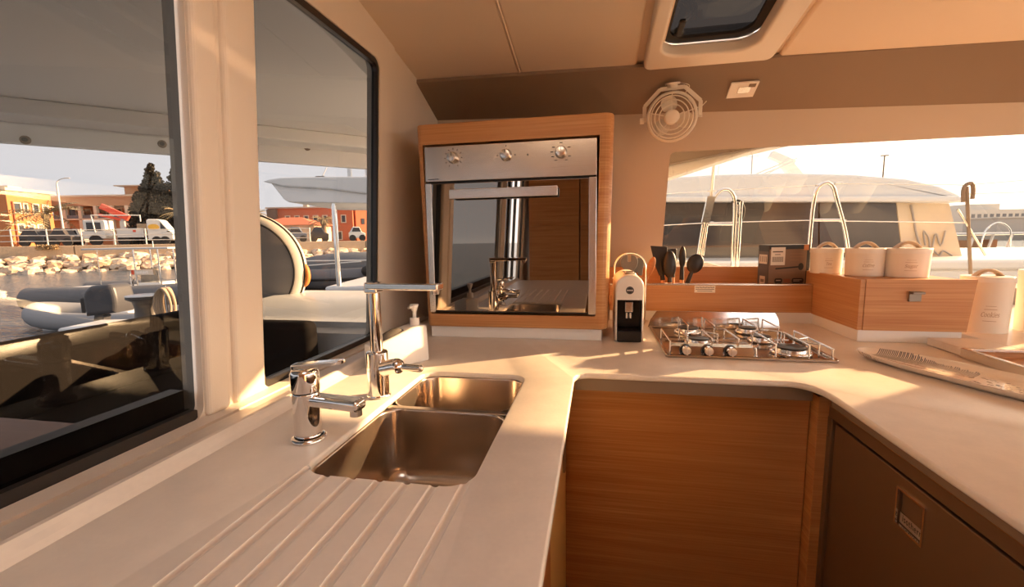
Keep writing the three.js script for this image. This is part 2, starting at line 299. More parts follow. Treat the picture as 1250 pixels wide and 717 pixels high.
// ---- double sink under the opening
{
  const t = thing('double_sink', 'brushed steel double sink set under the cream worktop', 'sink', [0, 0, 0]);
  function bowl(x0, x1, z0, z1, top, depth, R) {
    const rings = [], N = 10, loop = (inset, y, r) => { const pts = [], a = x0 + inset, b = x1 - inset, c = z0 + inset, d = z1 - inset; for (const [cx, cz, st] of [[b - r, d - r, 0], [a + r, d - r, 1], [a + r, c + r, 2], [b - r, c + r, 3]]) for (let k = 0; k <= N; k++) { const q = (st + k / N) * Math.PI / 2; pts.push([cx + Math.cos(q) * r, y, cz + Math.sin(q) * r]); } return pts; };
    rings.push(loop(-0.004, top, R + 0.004), loop(-0.001, top, R), loop(0.002, top - 0.004, R));
    rings.push(loop(0.010, top - depth + 0.035, R - 0.004));
    for (let k = 1; k <= 6; k++) { const q = k / 6 * Math.PI / 2; rings.push(loop(0.010 + 0.032 * (1 - Math.cos(q)), top - depth + 0.035 - 0.033 * Math.sin(q), Math.max(0.012, R - 0.004 - 0.01 * k / 6))); }
    const pos = [], idx = [], n = rings[0].length;
    rings.forEach((r) => r.forEach((p) => pos.push(...p)));
    for (let i = 0; i < rings.length - 1; i++) for (let j = 0; j < n; j++) { const a = i * n + j, b = i * n + (j + 1) % n; idx.push(a, b, a + n, b, b + n, a + n); }
    const c0 = pos.length / 3; pos.push((x0 + x1) / 2, top - depth - 0.003, (z0 + z1) / 2);
    for (let j = 0; j < n; j++) idx.push((rings.length - 1) * n + j, (rings.length - 1) * n + (j + 1) % n, c0);
    const g = new THREE.BufferGeometry(); g.setAttribute('position', new THREE.Float32BufferAttribute(pos, 3)); g.setIndex(idx); g.computeVertexNormals(); return g;
  }
  const mid = -0.916;
  const steel2 = M.bowl.clone(); steel2.side = THREE.DoubleSide;
  const b1 = mesh('bowl', bowl(SINK.x0 + 0.003, SINK.x1 - 0.003, mid + 0.008, SINK.z1 - 0.003, CY - 0.012, 0.165, 0.043), steel2, t);
  const b2 = mesh('bowl', bowl(SINK.x0 + 0.003, SINK.x1 - 0.003, SINK.z0 + 0.003, mid - 0.008, CY - 0.012, 0.140, 0.043), steel2, t);
  mesh('divider', rbox(0.284, 0.005, 0.018, 0.0024, (SINK.x0 + SINK.x1) / 2, CY - 0.014, mid), M.bowl, t);
  mesh('drain', lathe([[0.0, 0.001], [0.018, 0.0015], [0.03, 0.005], [0.036, 0.004], [0.037, 0]]).translate((SINK.x0 + SINK.x1) / 2, CY - 0.179, -0.75), M.chrome, b1);
  mesh('drain', lathe([[0.0, 0.001], [0.018, 0.0015], [0.03, 0.005], [0.036, 0.004], [0.037, 0]]).translate((SINK.x0 + SINK.x1) / 2, CY - 0.154, -1.03), M.chrome, b2);
}
// ---- tall square-spout mixer
{
  const t = thing('mixer_tap', 'tall chrome mixer tap with flat square spout by the small bowl', 'tap', [-0.515, CY, -0.95]);
  mesh('body', [lathe([[0, 0], [0.029, 0], [0.029, 0.004], [0.0255, 0.007], [0.0255, 0.107], [0.024, 0.110], [0.014, 0.111]])], M.chrome, t);
  mesh('riser', [cyl(0.0145, 0.0145, 0.142, 0, 0.182, 0), rbox(0.032, 0.026, 0.034, 0.004, 0, 0.264, 0)], M.chrome, t);
  const sp = new THREE.Group(); sp.name = 'spout'; sp.rotation.y = -5 * RAD; sp.position.y = 0.264; t.add(sp);
  mesh('spout_bar', rbox(0.185, 0.016, 0.036, 0.004, 0.080, 0.004, 0), M.chrome, sp);
  mesh('nozzle', [cyl(0.011, 0.012, 0.010, 0.158, -0.008, 0)], M.satin, sp);
  const lv = new THREE.Group(); lv.name = 'lever'; lv.position.set(0.018, 0.072, 0.01); lv.rotation.y = -6 * RAD; t.add(lv);
  mesh('cartridge', [cyl(0.019, 0.019, 0.036, 0, 0, 0).rotateZ(-Math.PI / 2 + 0.25).translate(0.02, 0.003, 0), ball(0.019, 0.038, 0.007, 0)], M.chrome, lv);
  mesh('lever_grip', [rbox(0.062, 0.017, 0.016, 0.007, 0.075, 0.006, 0)], M.satin, lv);
}
// ---- low lever mixer
{
  const t = thing('basin_mixer_tap', 'short chrome lever tap beside the draining grooves', 'tap', [-0.535, CY, -0.711], -1 * RAD);
  mesh('base_ring', lathe([[0, 0], [0.031, 0], [0.032, 0.003], [0.031, 0.007], [0.026, 0.008]]), M.chrome, t);
  mesh('body', lathe([[0.0, 0.006], [0.0245, 0.006], [0.0245, 0.092], [0.0235, 0.0935]]), M.chrome, t);
  const cap = mesh('head', lathe([[0.0235, 0.0955], [0.0255, 0.097], [0.0255, 0.131], [0.021, 0.140], [0.0, 0.143]]), M.chrome, t);
  // flat lever, rising a little to the front
  const lev = extrude(roundRect(-0.022, -0.016, 0.085, 0.016, 0.012), 0.004, 0.0015, 2).rotateX(-Math.PI / 2).translate(0, 0, 0);
  const lp = lev.attributes.position; for (let i = 0; i < lp.count; i++) { const x = lp.getX(i), k = Math.max(0, x) / 0.085; lp.setZ(i, lp.getZ(i) * (1 - 0.45 * k)); lp.setY(i, lp.getY(i) + 0.138 + 0.016 * k + (lp.getY(i) > 0.002 ? 0.003 * (1 - k) : 0)); } lev.computeVertexNormals();
  mesh('lever', lev, M.chrome, cap);
  const sp = rbox(0.112, 0.021, 0.034, 0.008, 0.060, 0.080, 0, 4), q = sp.attributes.position; for (let i = 0; i < q.count; i++) { const k = Math.max(0, q.getX(i) / 0.12); q.setY(i, q.getY(i) - 0.006 * k); } sp.computeVertexNormals();
  const spo = mesh('spout', sp, M.chrome, t);
  mesh('nozzle', cyl(0.011, 0.011, 0.012, 0.102, 0.060, 0), M.satin, spo);
}
// ---- soap dispenser with sponge tray
{
  const t = thing('soap_dispenser', 'white soap dispenser with pump and sponge holder', 'soap dispenser', [-0.585, CY, -1.205], 36 * RAD);
  t.rotation.y = 55 * RAD;                                                // long side runs back along the sill
  const L = 0.185, Dp = 0.058;
  const prof = new THREE.Shape(); prof.moveTo(-L / 2 + 0.006, 0); prof.lineTo(L / 2 - 0.006, 0); prof.quadraticCurveTo(L / 2, 0, L / 2, 0.006); prof.lineTo(L / 2 - 0.004, 0.106); prof.quadraticCurveTo(L / 2 - 0.004, 0.114, L / 2 - 0.012, 0.114); prof.lineTo(L / 2 - 0.055, 0.112); prof.lineTo(-L / 2 + 0.008, 0.078); prof.quadraticCurveTo(-L / 2, 0.077, -L / 2, 0.070); prof.lineTo(-L / 2, 0.006); prof.closePath();
  let body = extrude(prof, Dp - 0.012, 0.006, 3).translate(0, 0, -(Dp - 0.012) / 2);
  body = cut(body, rbox(0.098, 0.05, 0.042, 0.012, -0.030, 0.096, 0).rotateZ(0.22).translate(0.02, 0.008, 0));
  mesh('reservoir', toCreasedNormals(body, 0.5), M.white, t);
  mesh('collar', lathe([[0.0145, 0], [0.0145, 0.022], [0.012, 0.024]]).translate(0.063, 0.112, 0), M.white, t);
  const pump = mesh('pump', [cyl(0.0055, 0.0055, 0.03, 0.063, 0.148, 0), lathe([[0.007, 0], [0.012, 0.014], [0.0135, 0.018], [0.012, 0.021], [0, 0.022]]).translate(0.063, 0.156, 0)], M.white, t);
  mesh('pump_spout', [rod([0.063, 0.168, 0], [0.040, 0.170, 0.006], 0.005)], M.white, pump);
  const s = tagged('scrubbing_sponge', (() => { const g = ball(0.03, 0, 0, 0, 24, 16).scale(1.35, 0.55, 0.62), p = g.attributes.position; for (let i = 0; i < p.count; i++) { const n = 1 + 0.06 * noise3(p.getX(i) * 90, p.getY(i) * 90, p.getZ(i) * 90); p.setXYZ(i, p.getX(i) * n, p.getY(i) * n, p.getZ(i) * n); } g.computeVertexNormals(); return g; })(), std(0.10, 0.085, 0.07, 0.9), 'dark scrubbing sponge lying in the white soap dispenser', 'sponge');
  t.updateMatrixWorld(true); const w = t.localToWorld(V(-0.022, 0.092, 0)); s.position.copy(w); s.rotation.y = 55 * RAD; s.rotation.order = 'YXZ'; s.rotation.z = 0.3;
}
// ---- oven housing
const OV = { x0: -0.617, x1: -0.001, y0: 1.016, y1: 1.630, z: -1.566 };
{
  const t = thing('oven_housing', 'oak-veneer oven housing with rounded corners on a white plinth', 'cabinet', [0, CY, 0]);
  const s = new THREE.Shape(), x0 = -0.642, x1 = 0.049, zf = 1.57, zb = 2.14, r = 0.035;   // shape y is -z
  s.moveTo(x0 + 0.02, zf); s.lineTo(x1 - r, zf); s.absarc(x1 - r, zf + r, r, -Math.PI / 2, 0); s.lineTo(x1, zb); s.lineTo(x0, zb); s.lineTo(x0, zf + 0.02); s.absarc(x0 + 0.02, zf + 0.02, 0.02, Math.PI, 1.5 * Math.PI);
  let g = upright(s, 0.745, 0.008, 3, 8).translate(0, 0.043, 0);
  g = cut(g, span(OV.x0 - 0.004, OV.x1 + 0.004, OV.y0 - 0.004 - CY, OV.y1 + 0.005 - CY, -1.3, -2.10));
  const p = g.attributes.position; for (let i = 0; i < p.count; i++) { const k = (p.getY(i) - 0.043) / 0.745, c = -0.3; p.setX(i, c + (p.getX(i) - c) * (1 + 0.022 * (2 * k - 1))); }
  mesh('body', toCreasedNormals(g, 0.5), M.wood, t);
  mesh('plinth', rspan(-0.628, 0.020, 0, 0.045, -1.590, -2.14, 0.003), M.white, t);
}
// ---- built-in oven
{
  const t = thing('built_in_oven', 'built-in steel oven with mirrored glass door and three knobs', 'oven', [0, OV.y0, OV.z]);
  const H = OV.y1 - OV.y0, w = OV.x1 - OV.x0;
  mesh('carcass', span(OV.x0 + 0.002, OV.x1 - 0.002, 0.002, H - 0.002, -0.50, -0.020), M.dark, t);
  const f = mesh('control_panel', rspan(OV.x0, OV.x1, H - 0.128, H - 0.004, -0.022, 0.002, 0.0025), M.steel, t);
  const marks = [], fy = 1.583 - OV.y0;
  [-0.508, -0.314, -0.122].forEach((x, i) => {
    const k = new THREE.Group(); k.name = 'knob'; k.position.set(x, fy, 0.002); t.add(k);
    mesh('knob_body', lathe([[0.0, 0.026], [0.0150, 0.026], [0.0175, 0.0235], [0.0185, 0.006], [0.021, 0.003], [0.021, 0]]).rotateX(Math.PI / 2), M.satin, k);
    mesh('pointer', box(0.002, 0.012, 0.001, 0, 0.009, 0.0264), M.ink, k);
    const list = i === 0 ? [...Array(11).keys()].map((j) => -150 + j * 30) : i === 1 ? [0, 90, -90] : [-55, -85, -115, -145, 145, 115, 60, 0];
    for (const a of list) { const q = a * RAD, L = i === 2 ? 0.010 : 0.005; marks.push(box(0.0022, L, 0.0006).rotateZ(i === 2 ? Math.PI / 2 : -q).translate(x + Math.sin(q) * 0.0315, fy + Math.cos(q) * 0.0315, 0.0024)); }
  });
  for (let j = 0; j < 5; j++) marks.push(box(0.0062, 0.0028, 0.0006, OV.x0 + 0.014 + j * 0.0085, H - 0.119, 0.0024));
  marks.push(box(0.003, 0.006, 0.0006, -0.238, fy - 0.002, 0.0024));
  mesh('dial_marks', marks, M.ink, f).userData.kind = 'stuff';
  const d = new THREE.Group(); d.name = 'oven_door'; t.add(d);
  mesh('door_glass', rspan(OV.x0 + 0.020, OV.x1 - 0.024, 0.010, H - 0.136, -0.018, 0.004, 0.002), M.mirrorGlass, d);
  mesh('door_stile', rspan(OV.x0, OV.x0 + 0.022, 0.004, H - 0.134, -0.018, 0.006, 0.0015), M.steel, d);
  mesh('door_stile', rspan(OV.x1 - 0.026, OV.x1, 0.004, H - 0.134, -0.018, 0.006, 0.0015), M.steel, d);
  mesh('handle', [rspan(-0.514, -0.131, 1.435 - OV.y0, 1.468 - OV.y0, 0.030, 0.045, 0.002), box(0.012, 0.02, 0.035, -0.49, 1.452 - OV.y0, 0.018), box(0.012, 0.02, 0.035, -0.155, 1.452 - OV.y0, 0.018)], M.steel, d);
}
// ---- wood splash panel, shelf trough and its trim behind the cooker
{
  const t = thing('splash_shelf', 'oak splash panel with a sunken shelf behind the cooker', 'shelf', [0, CY, 0]);
  mesh('front_panel', rspan(0.06, 0.876, 0.045, 0.160, -2.000, -2.018, 0.002), M.wood, t);
  mesh('plinth_strip', span(0.06, 0.90, 0, 0.046, -2.004, -2.018), M.white, t);
  mesh('shelf_floor', span(0.06, 0.95, 0.06, 0.075, -2.018, -2.31), M.wood, t);
  mesh('back_panel', rspan(0.055, 0.95, 0.07, 0.218, -2.300, -2.312, 0.002), M.wood, t);
  mesh('edge_trim', rspan(0.06, 0.878, 0.158, 0.166, -1.998, -2.020, 0.0025), M.satin, t);
  mesh('sill_board', span(0.055, 0.99, 0.195, 0.208, -2.305, -2.415), M.white, t);
  const lab = document.createElement('canvas'); lab.width = 256; lab.height = 80; const c = lab.getContext('2d');
  c.fillStyle = '#efe2cf'; c.fillRect(0, 0, 256, 80); c.fillStyle = '#3a2a20'; c.fillRect(14, 38, 228, 6); c.fillRect(34, 58, 186, 6); c.fillStyle = '#8d7a68'; for (let i = 0; i < 16; i++) c.fillRect(14 + i * 14.6, 10 + (i % 3) * 2, 10, 15);
  const tx = new THREE.CanvasTexture(lab); tx.colorSpace = THREE.SRGBColorSpace;
  const a = on(848, 349, 2, -1.998), b = on(873, 357.5, 2, -1.998);
  mesh('notice_label', box(b.x - a.x, a.y - b.y, 0.0016, (a.x + b.x) / 2, (a.y + b.y) / 2 - CY, -1.9992), std(1, 1, 1, 0.5, 0, { map: tx }), t, true);
}
// ---- gas hob
{
  const X0 = 0.212, X1 = 0.692, Z0 = -1.385, Z1 = -1.845, t = thing('gas_hob', 'steel gas hob with wire fiddle rails and chrome knobs', 'hob', [0, CY, 0]);
  const s = roundRect(X0, -Z0, X1, -Z1, 0.012); s.holes.push(roundRect(X0 + 0.012, -Z0 + 0.012, X1 - 0.012, -Z1 - 0.012, 0.008, THREE.Path));
  const steelM = std(0.44, 0.39, 0.34, 0.15, 1), tray = mesh('tray', [upright(s, 0.010, 0.003, 2), span(X0 + 0.008, X1 - 0.008, 0.001, 0.004, Z0 - 0.008, Z1 + 0.008), span(X0 + 0.03, X1 - 0.03, 0.003, 0.0065, -1.60, -1.606), span(X0 + 0.03, X1 - 0.03, 0.003, 0.0065, -1.66, -1.666)], steelM, t);
  // knob box at the front left
  const kx0 = 0.232, kx1 = 0.470;
  const kb = mesh('knob_housing', extrude(poly([[1.412, 0.004], [1.420, 0.030], [1.446, 0.034], [1.466, 0.004]]), kx1 - kx0).rotateY(Math.PI / 2).translate(kx0, 0, 0), steelM, t);
  for (const px of [837, 864, 892]) {
    const x = on(px, 424, 2, -1.41).x, k = new THREE.Group(); k.name = 'knob'; k.position.set(x, 0.022, -1.414); t.add(k);
    mesh('knob_skirt', cyl(0.0165, 0.0165, 0.012, 0, 0, 0).rotateX(Math.PI / 2), M.black, k);
    mesh('knob_cap', [cyl(0.0135, 0.0125, 0.022, 0, 0, 0).rotateX(Math.PI / 2).translate(0, 0.001, 0.015), rbox(0.006, 0.027, 0.008, 0.002, 0, 0.001, 0.026)], M.chrome, k);
    mesh('knob_foot', rbox(0.026, 0.012, 0.02, 0.004, 0, -0.013, 0.004), M.black, k);
  }
  const burners = [[0.345, -1.565, 0.033], [0.595, -1.470, 0.042], [0.560, -1.625, 0.030], [0.345, -1.745, 0.036], [0.560, -1.765, 0.030]];
  for (const [x, z, r] of burners) {
    const b = new THREE.Group(); b.name = 'burner'; b.position.set(x, 0.004, z); t.add(b);
    mesh('burner_ring', new THREE.TorusGeometry(r * 1.28, 0.0045, 10, 40).rotateX(Math.PI / 2).translate(0, 0.006, 0), M.chrome, b);
    mesh('burner_body', lathe([[r * 1.1, 0], [r, 0.012], [r, 0.016], [r * 0.96, 0.018]]), M.satin, b);
    mesh('burner_cap', lathe([[r * 1.02, 0.018], [r * 1.02, 0.021], [r * 0.92, 0.0235], [0, 0.025]]), M.black, b);
  }
  const R = 0.0028, y = 0.047;
  for (const [x, za, zb] of [[0.228, -1.41, -1.60], [0.288, -1.46, -1.60], [0.362, -1.46, -1.60], [0.440, -1.46, -1.62], [0.525, -1.40, -1.60], [0.615, -1.40, -1.58], [0.330, -1.67, -1.82], [0.42, -1.67, -1.82], [0.56, -1.67, -1.82], [0.63, -1.67, -1.82]])
    mesh('grate_wire', bentRod([[x, 0.006, za], [x, y, za + 0.0], [x, y, zb], [x, 0.006, zb]], R), M.chrome, t);
  for (const [a, b] of [[[0.300, -1.53], [0.333, -1.56]], [[0.395, -1.53], [0.362, -1.56]], [[0.650, -1.42], [0.615, -1.455]], [[0.655, -1.51], [0.62, -1.485]], [[0.52, -1.585], [0.545, -1.61]], [[0.61, -1.59], [0.58, -1.615]]])
    mesh('grate_finger', bentRod([[a[0], 0.006, a[1]], [a[0], y, a[1]], [b[0], y, b[1]]], R), M.chrome, t);
  mesh('fiddle_rail', bentRod([[X1 - 0.012, 0.006, -1.405], [X1 - 0.012, 0.036, -1.405], [X1 - 0.012, 0.036, -1.665], [X1 - 0.012, 0.006, -1.665]], 0.0032), M.chrome, t);
  mesh('fiddle_rail', bentRod([[0.475, 0.006, -1.405], [0.475, 0.030, -1.415], [0.500, 0.030, -1.47], [0.500, 0.006, -1.49]], 0.0028), M.chrome, t);
  // upright back plate with clipped corners
  const bp = extrude(poly([[X0 - 0.004, 0.004], [X1 + 0.008, 0.004], [X1 + 0.002, 0.045], [X1 - 0.010, 0.068], [X0 + 0.030, 0.070], [X0 + 0.006, 0.035]]), 0.003).rotateX(-0.10).translate(0, 0, Z1 + 0.004);
  mesh('back_plate', bp, std(0.62, 0.57, 0.52, 0.10, 1), t);
}
// ---- capsule coffee machine
{
  const t = thing('coffee_machine', 'cream capsule coffee machine with black front beside the oven housing', 'coffee machine', [0.1155, CY, -1.575]);
  const w = 0.0485, arch = (ww, y0, top) => { const s = new THREE.Shape(); s.moveTo(-ww, y0); s.lineTo(ww, y0); s.lineTo(ww, top - ww * 1.0); s.bezierCurveTo(ww, top - ww * 0.35, ww * 0.6, top, 0, top); s.bezierCurveTo(-ww * 0.6, top, -ww, top - ww * 0.35, -ww, top - ww); s.closePath(); return s; };
  let g = extrude(arch(w, 0.004, 0.240), 0.25, 0.007, 4, 18).translate(0, 0, -0.257);
  g = cut(g, span(-w + 0.006, w - 0.006, 0.002, 0.152, -0.075, 0.05));
  mesh('shell', toCreasedNormals(g, 0.5), M.cream, t);
  mesh('brew_bay', [span(-w + 0.0065, w - 0.0065, 0.042, 0.1515, -0.074, -0.070), span(-w + 0.0062, -w + 0.008, 0.042, 0.1515, -0.07, -0.003), span(w - 0.008, w - 0.0062, 0.042, 0.1515, -0.07, -0.003), span(-w + 0.0065, w - 0.0065, 0.148, 0.1515, -0.07, -0.003)], M.black, t);
  mesh('drip_tray', [rspan(-w + 0.0062, w - 0.0062, 0.001, 0.042, -0.072, 0.004, 0.006, 3), rspan(-w + 0.010, w - 0.010, 0.040, 0.0435, -0.066, -0.004, 0.001)], M.black, t);
  mesh('spout', [rbox(0.030, 0.040, 0.03, 0.004, 0, 0.122, -0.045), cyl(0.006, 0.006, 0.02, -0.007, 0.09, -0.045), cyl(0.006, 0.006, 0.02, 0.007, 0.09, -0.045)], M.satin, t);
  mesh('top_lid', [rbox(0.044, 0.008, 0.10, 0.004, 0, 0.240, -0.09), rbox(0.030, 0.006, 0.02, 0.003, 0, 0.2465, -0.04)], M.satin, t);
  const cv = document.createElement('canvas'); cv.width = cv.height = 128; const c = cv.getContext('2d'); c.fillStyle = '#1a1715'; c.fillRect(0, 0, 128, 128); c.strokeStyle = '#9a948c'; c.lineWidth = 3.4; c.beginPath(); c.arc(64, 64, 52, 0, 7); c.stroke(); c.fillStyle = '#d8d0c4'; c.fillRect(14, 52, 100, 24); c.fillStyle = '#1a1715'; c.font = 'bold 19px sans-serif'; c.textAlign = 'center'; c.fillText('LAVAZZA', 64, 71);
  const tx = new THREE.CanvasTexture(cv); tx.colorSpace = THREE.SRGBColorSpace;
  mesh('emblem', new THREE.CylinderGeometry(0.0135, 0.0135, 0.003, 32).rotateX(Math.PI / 2).rotateZ(0).translate(0, 0.186, 0.0005), std(0.03, 0.028, 0.027, 0.4), t);
  mesh('emblem_print', new THREE.CircleGeometry(0.0125, 32).translate(0, 0.186, 0.0022), std(1, 1, 1, 0.4, 0, { map: tx }), t, true);
}
// ---- wire utensil stand and the utensils around it
{
  const z = -1.93, c = on(769, 345, 2, z), top = on(769, 309, 2, z).y, half = (on(788, 345, 2, z).x - on(750, 345, 2, z).x) / 2;
  const t = thing('wire_utensil_stand', 'round-topped chrome wire stand behind the coffee machine', 'stand', [c.x, CY, z]);
  const h = top - CY, pts = []; for (let i = 0; i <= 16; i++) { const a = Math.PI * i / 16; pts.push([-Math.cos(a) * half, h - half + Math.sin(a) * half, 0]); }
  mesh('hoop', tube([[-half, 0.02, 0], [-half, 0.08, 0], ...pts, [half, 0.08, 0], [half, 0.02, 0]], 0.004, 60), M.chrome, t);
  mesh('cross_bar', [rod([-half - 0.01, h - 0.105, 0.01], [half - 0.012, h - 0.105, 0.01], 0.004), rod([-half, h - 0.105, 0.01], [-half, h - 0.105, 0], 0.003)], M.chrome, t);
  mesh('base_ring', new THREE.TorusGeometry(half, 0.004, 8, 40).rotateX(Math.PI / 2).translate(0, 0.004, 0), M.chrome, t);
  mesh('upright', rod([-half, 0.004, 0], [-half, 0.03, 0], 0.004), M.chrome, t); mesh('upright', rod([half, 0.004, 0], [half, 0.03, 0], 0.004), M.chrome, t);
  // slotted grey spoon
  const s = new THREE.Shape(); s.moveTo(-0.006, 0); s.bezierCurveTo(-0.012, 0.02, -0.034, 0.03, -0.036, 0.055); s.bezierCurveTo(-0.036, 0.08, -0.02, 0.088, -0.007, 0.088); s.lineTo(-0.007, 0.062); s.quadraticCurveTo(0, 0.054, 0.007, 0.062); s.lineTo(0.007, 0.088); s.bezierCurveTo(0.02, 0.088, 0.036, 0.08, 0.036, 0.055); s.bezierCurveTo(0.034, 0.03, 0.012, 0.02, 0.006, 0); s.closePath();
  const greyS = std(0.115, 0.115, 0.118, 0.6), woodS = std(0.62, 0.36, 0.18, 0.55, 0, { map: woodTexture });
  const g1 = thing('slotted_spoon', 'grey slotted serving spoon standing in the wire stand', 'utensil', [c.x - 0.003, CY + 0.008, z - 0.02]);
  mesh('spoon_head', extrude(s, 0.004, 0.002, 2, 10).translate(0, h - 0.105, 0), greyS, g1); mesh('handle', rod([0, 0, 0.002], [0, h - 0.1, 0.002], 0.005), greyS, g1);
  const g2 = thing('wooden_spoon', 'reddish wooden spoon leaning behind the coffee machine', 'utensil', [c.x + 0.015, CY + 0.008, z - 0.035]); g2.rotation.z = -0.30;
  mesh('spoon_head', ball(0.026, 0, 0, 0).scale(0.62, 1.7, 0.30).translate(0, 0.245, 0), woodS, g2); mesh('handle', rod([0, 0, 0], [0, 0.22, 0], 0.006), woodS, g2);
  const g3 = thing('grey_spatula', 'grey rubber spatula behind the slotted spoon', 'utensil', [c.x + 0.012, CY + 0.008, z - 0.045]); g3.rotation.z = -0.10;
  mesh('blade', rbox(0.045, 0.075, 0.007, 0.003, 0, 0.235, 0), greyS, g3); mesh('handle', rod([0, 0, 0], [0, 0.21, 0], 0.0055), woodS, g3);
}
{
  // black silicone utensils with copper-coloured handles, heads up, in the sunken shelf
  const z = -2.13, floorY = CY + 0.075, blackS = std(0.014, 0.013, 0.013, 0.45), copper = std(0.70, 0.40, 0.22, 0.35, 0.25);
  const holder = thing('utensil_ring', 'small copper wire ring holding black utensils on the shelf', 'holder', [on(826, 340, 2, z).x, floorY, z]);
  mesh('wire_ring', [new THREE.TorusGeometry(0.055, 0.0022, 8, 40).rotateX(Math.PI / 2).translate(0, 0.075, 0), new THREE.TorusGeometry(0.055, 0.0022, 8, 40).rotateX(Math.PI / 2).translate(0, 0.003, 0)], copper, holder);
  for (const a of [0.4, 2.0, 3.6, 5.2]) mesh('wire_upright', rod([Math.cos(a) * 0.055, 0.003, Math.sin(a) * 0.055], [Math.cos(a) * 0.055, 0.075, Math.sin(a) * 0.055], 0.002), copper, holder);
  const make = (name, label, px, py, headPy, lean, head, dz = 0) => {
    const b = on(px, 345, 2, z + dz), t = thing(name, label, 'utensil', [b.x, floorY, z + dz]); t.rotation.z = lean;
    const L = on(px, headPy, 2, z).y - floorY; mesh('handle', cyl(0.0085, 0.0095, L * 0.52, 0, L * 0.26, 0, 14), copper, t); mesh('neck', cyl(0.0105, 0.008, L * 0.5, 0, L * 0.75, 0, 14), blackS, t); mesh('head', head.translate(0, L, 0), blackS, t);
  };
  make('slotted_turner', 'black slotted turner with copper-coloured handle', 812, 345, 318, 0.12, extrude(poly([[-0.014, -0.07], [0.014, -0.07], [0.030, -0.02], [0.034, 0.060], [-0.040, 0.074], [-0.028, -0.02]]), 0.006, 0.003, 2).translate(0, 0, -0.003), -0.02);
  make('ladle', 'black ladle seen from behind in the utensil ring', 818, 345, 322, 0.02, ball(0.034, 0, 0, 0).scale(0.85, 1.9, 0.5).translate(0, -0.004, 0), 0.02);
  make('pasta_spoon', 'narrow black spoon standing upright among utensils', 832, 345, 318, 0.0, ball(0.022, 0, 0, 0).scale(0.7, 2.4, 0.5).translate(0, 0.012, 0), -0.03);
  make('serving_spoon', 'black round-headed serving spoon leaning outwards', 831, 345, 326, -0.34, ball(0.036, 0, 0.02, 0).scale(1.0, 1.25, 0.4), 0.0);
  make('whisk_brush', 'black pastry brush behind the ladle', 822, 345, 312, 0.04, rbox(0.04, 0.06, 0.014, 0.006, 0, 0.0, 0), -0.04);
}
// ---- appliance carton in the trough
{
  const z = -2.10, a = on(938, 299, 2, z), b = on(988, 347, 2, z), w = b.x - a.x, y0 = CY + 0.075, h = a.y - y0, d = 0.085;
  const t = thing('appliance_carton', 'brown and black appliance carton with a price sticker', 'box', [a.x + w / 2 - 0.022, y0, z]);
  t.rotation.y = 9 * RAD;
  const canvas = (W, H, f) => { const k = document.createElement('canvas'); k.width = W; k.height = H; f(k.getContext('2d'), W, H); const x = new THREE.CanvasTexture(k); x.colorSpace = THREE.SRGBColorSpace; return std(1, 1, 1, 0.55, 0, { map: x }); };
  const front = canvas(512, 560, (c, W, H) => {
    c.fillStyle = '#7d624c'; c.fillRect(0, 0, W, H); c.fillStyle = '#1d1815'; c.fillRect(0, 0, W, 40); c.fillRect(470, 40, 42, H); c.fillStyle = '#b06a35'; c.fillRect(430, 0, 60, 50);
    c.fillStyle = '#ded5c8'; c.fillRect(20, 20, 180, 170); c.fillStyle = '#4a4038'; c.fillRect(40, 58, 130, 10); c.fillRect(70, 86, 70, 6); for (let i = 0; i < 26; i++) c.fillRect(40 + i * 5.4, 110, i % 3 ? 2 : 3.6, 50);
    c.fillStyle = '#8a6a50'; for (const [x, y, l] of [[260, 80, 150], [260, 110, 180], [260, 140, 120], [110, 260, 230]]) c.fillRect(x, y, l, 6);
    c.strokeStyle = '#1a1412'; c.fillStyle = '#1a1412'; c.lineWidth = 14; c.lineCap = 'round'; c.beginPath(); c.moveTo(90, 224); c.lineTo(380, 208); c.stroke(); c.beginPath(); c.arc(405, 206, 34, 0, 7); c.fill();
    for (const y of [316, 412, 504]) { c.fillStyle = '#211a17'; for (const [x, l] of [[80, 100], [300, 150]]) { c.beginPath(); c.roundRect(x, y, l, 48, 22); c.fill(); } c.fillStyle = '#8a4f36'; c.fillRect(196, y + 6, 84, 36); c.fillStyle = '#b9a58f'; c.fillRect(100, y + 16, 60, 9); c.fillRect(320, y + 14, 106, 6); c.fillRect(320, y + 26, 80, 5); }
  });
  const side = canvas(256, 560, (c, W, H) => { c.fillStyle = '#4a3f38'; c.fillRect(0, 0, W, H); c.fillStyle = '#15110f'; c.fillRect(0, 0, W, 60); c.fillStyle = '#cfc8bd'; c.fillRect(24, 90, 200, 90); c.fillStyle = '#4a3f38'; for (const x of [52, 92, 128, 164, 196]) c.fillRect(x, 108, 12, 54); c.fillStyle = '#bfae9a'; c.fillRect(60, 300, 130, 190); c.fillStyle = '#6d5a4b'; c.fillRect(80, 330, 90, 30); c.fillRect(84, 390, 80, 44); });
  mesh('carton_body', rbox(w, h, d, 0.001, 0, h / 2, 0, 1), std(0.075, 0.058, 0.047, 0.55), t);
  mesh('front_print', new THREE.PlaneGeometry(w - 0.002, h - 0.002).translate(0, h / 2, d / 2 + 0.0006), front, t, true);
  mesh('side_print', new THREE.PlaneGeometry(d - 0.002, h - 0.002).rotateY(-Math.PI / 2).translate(-w / 2 - 0.0006, h / 2, 0), side, t, true);
}
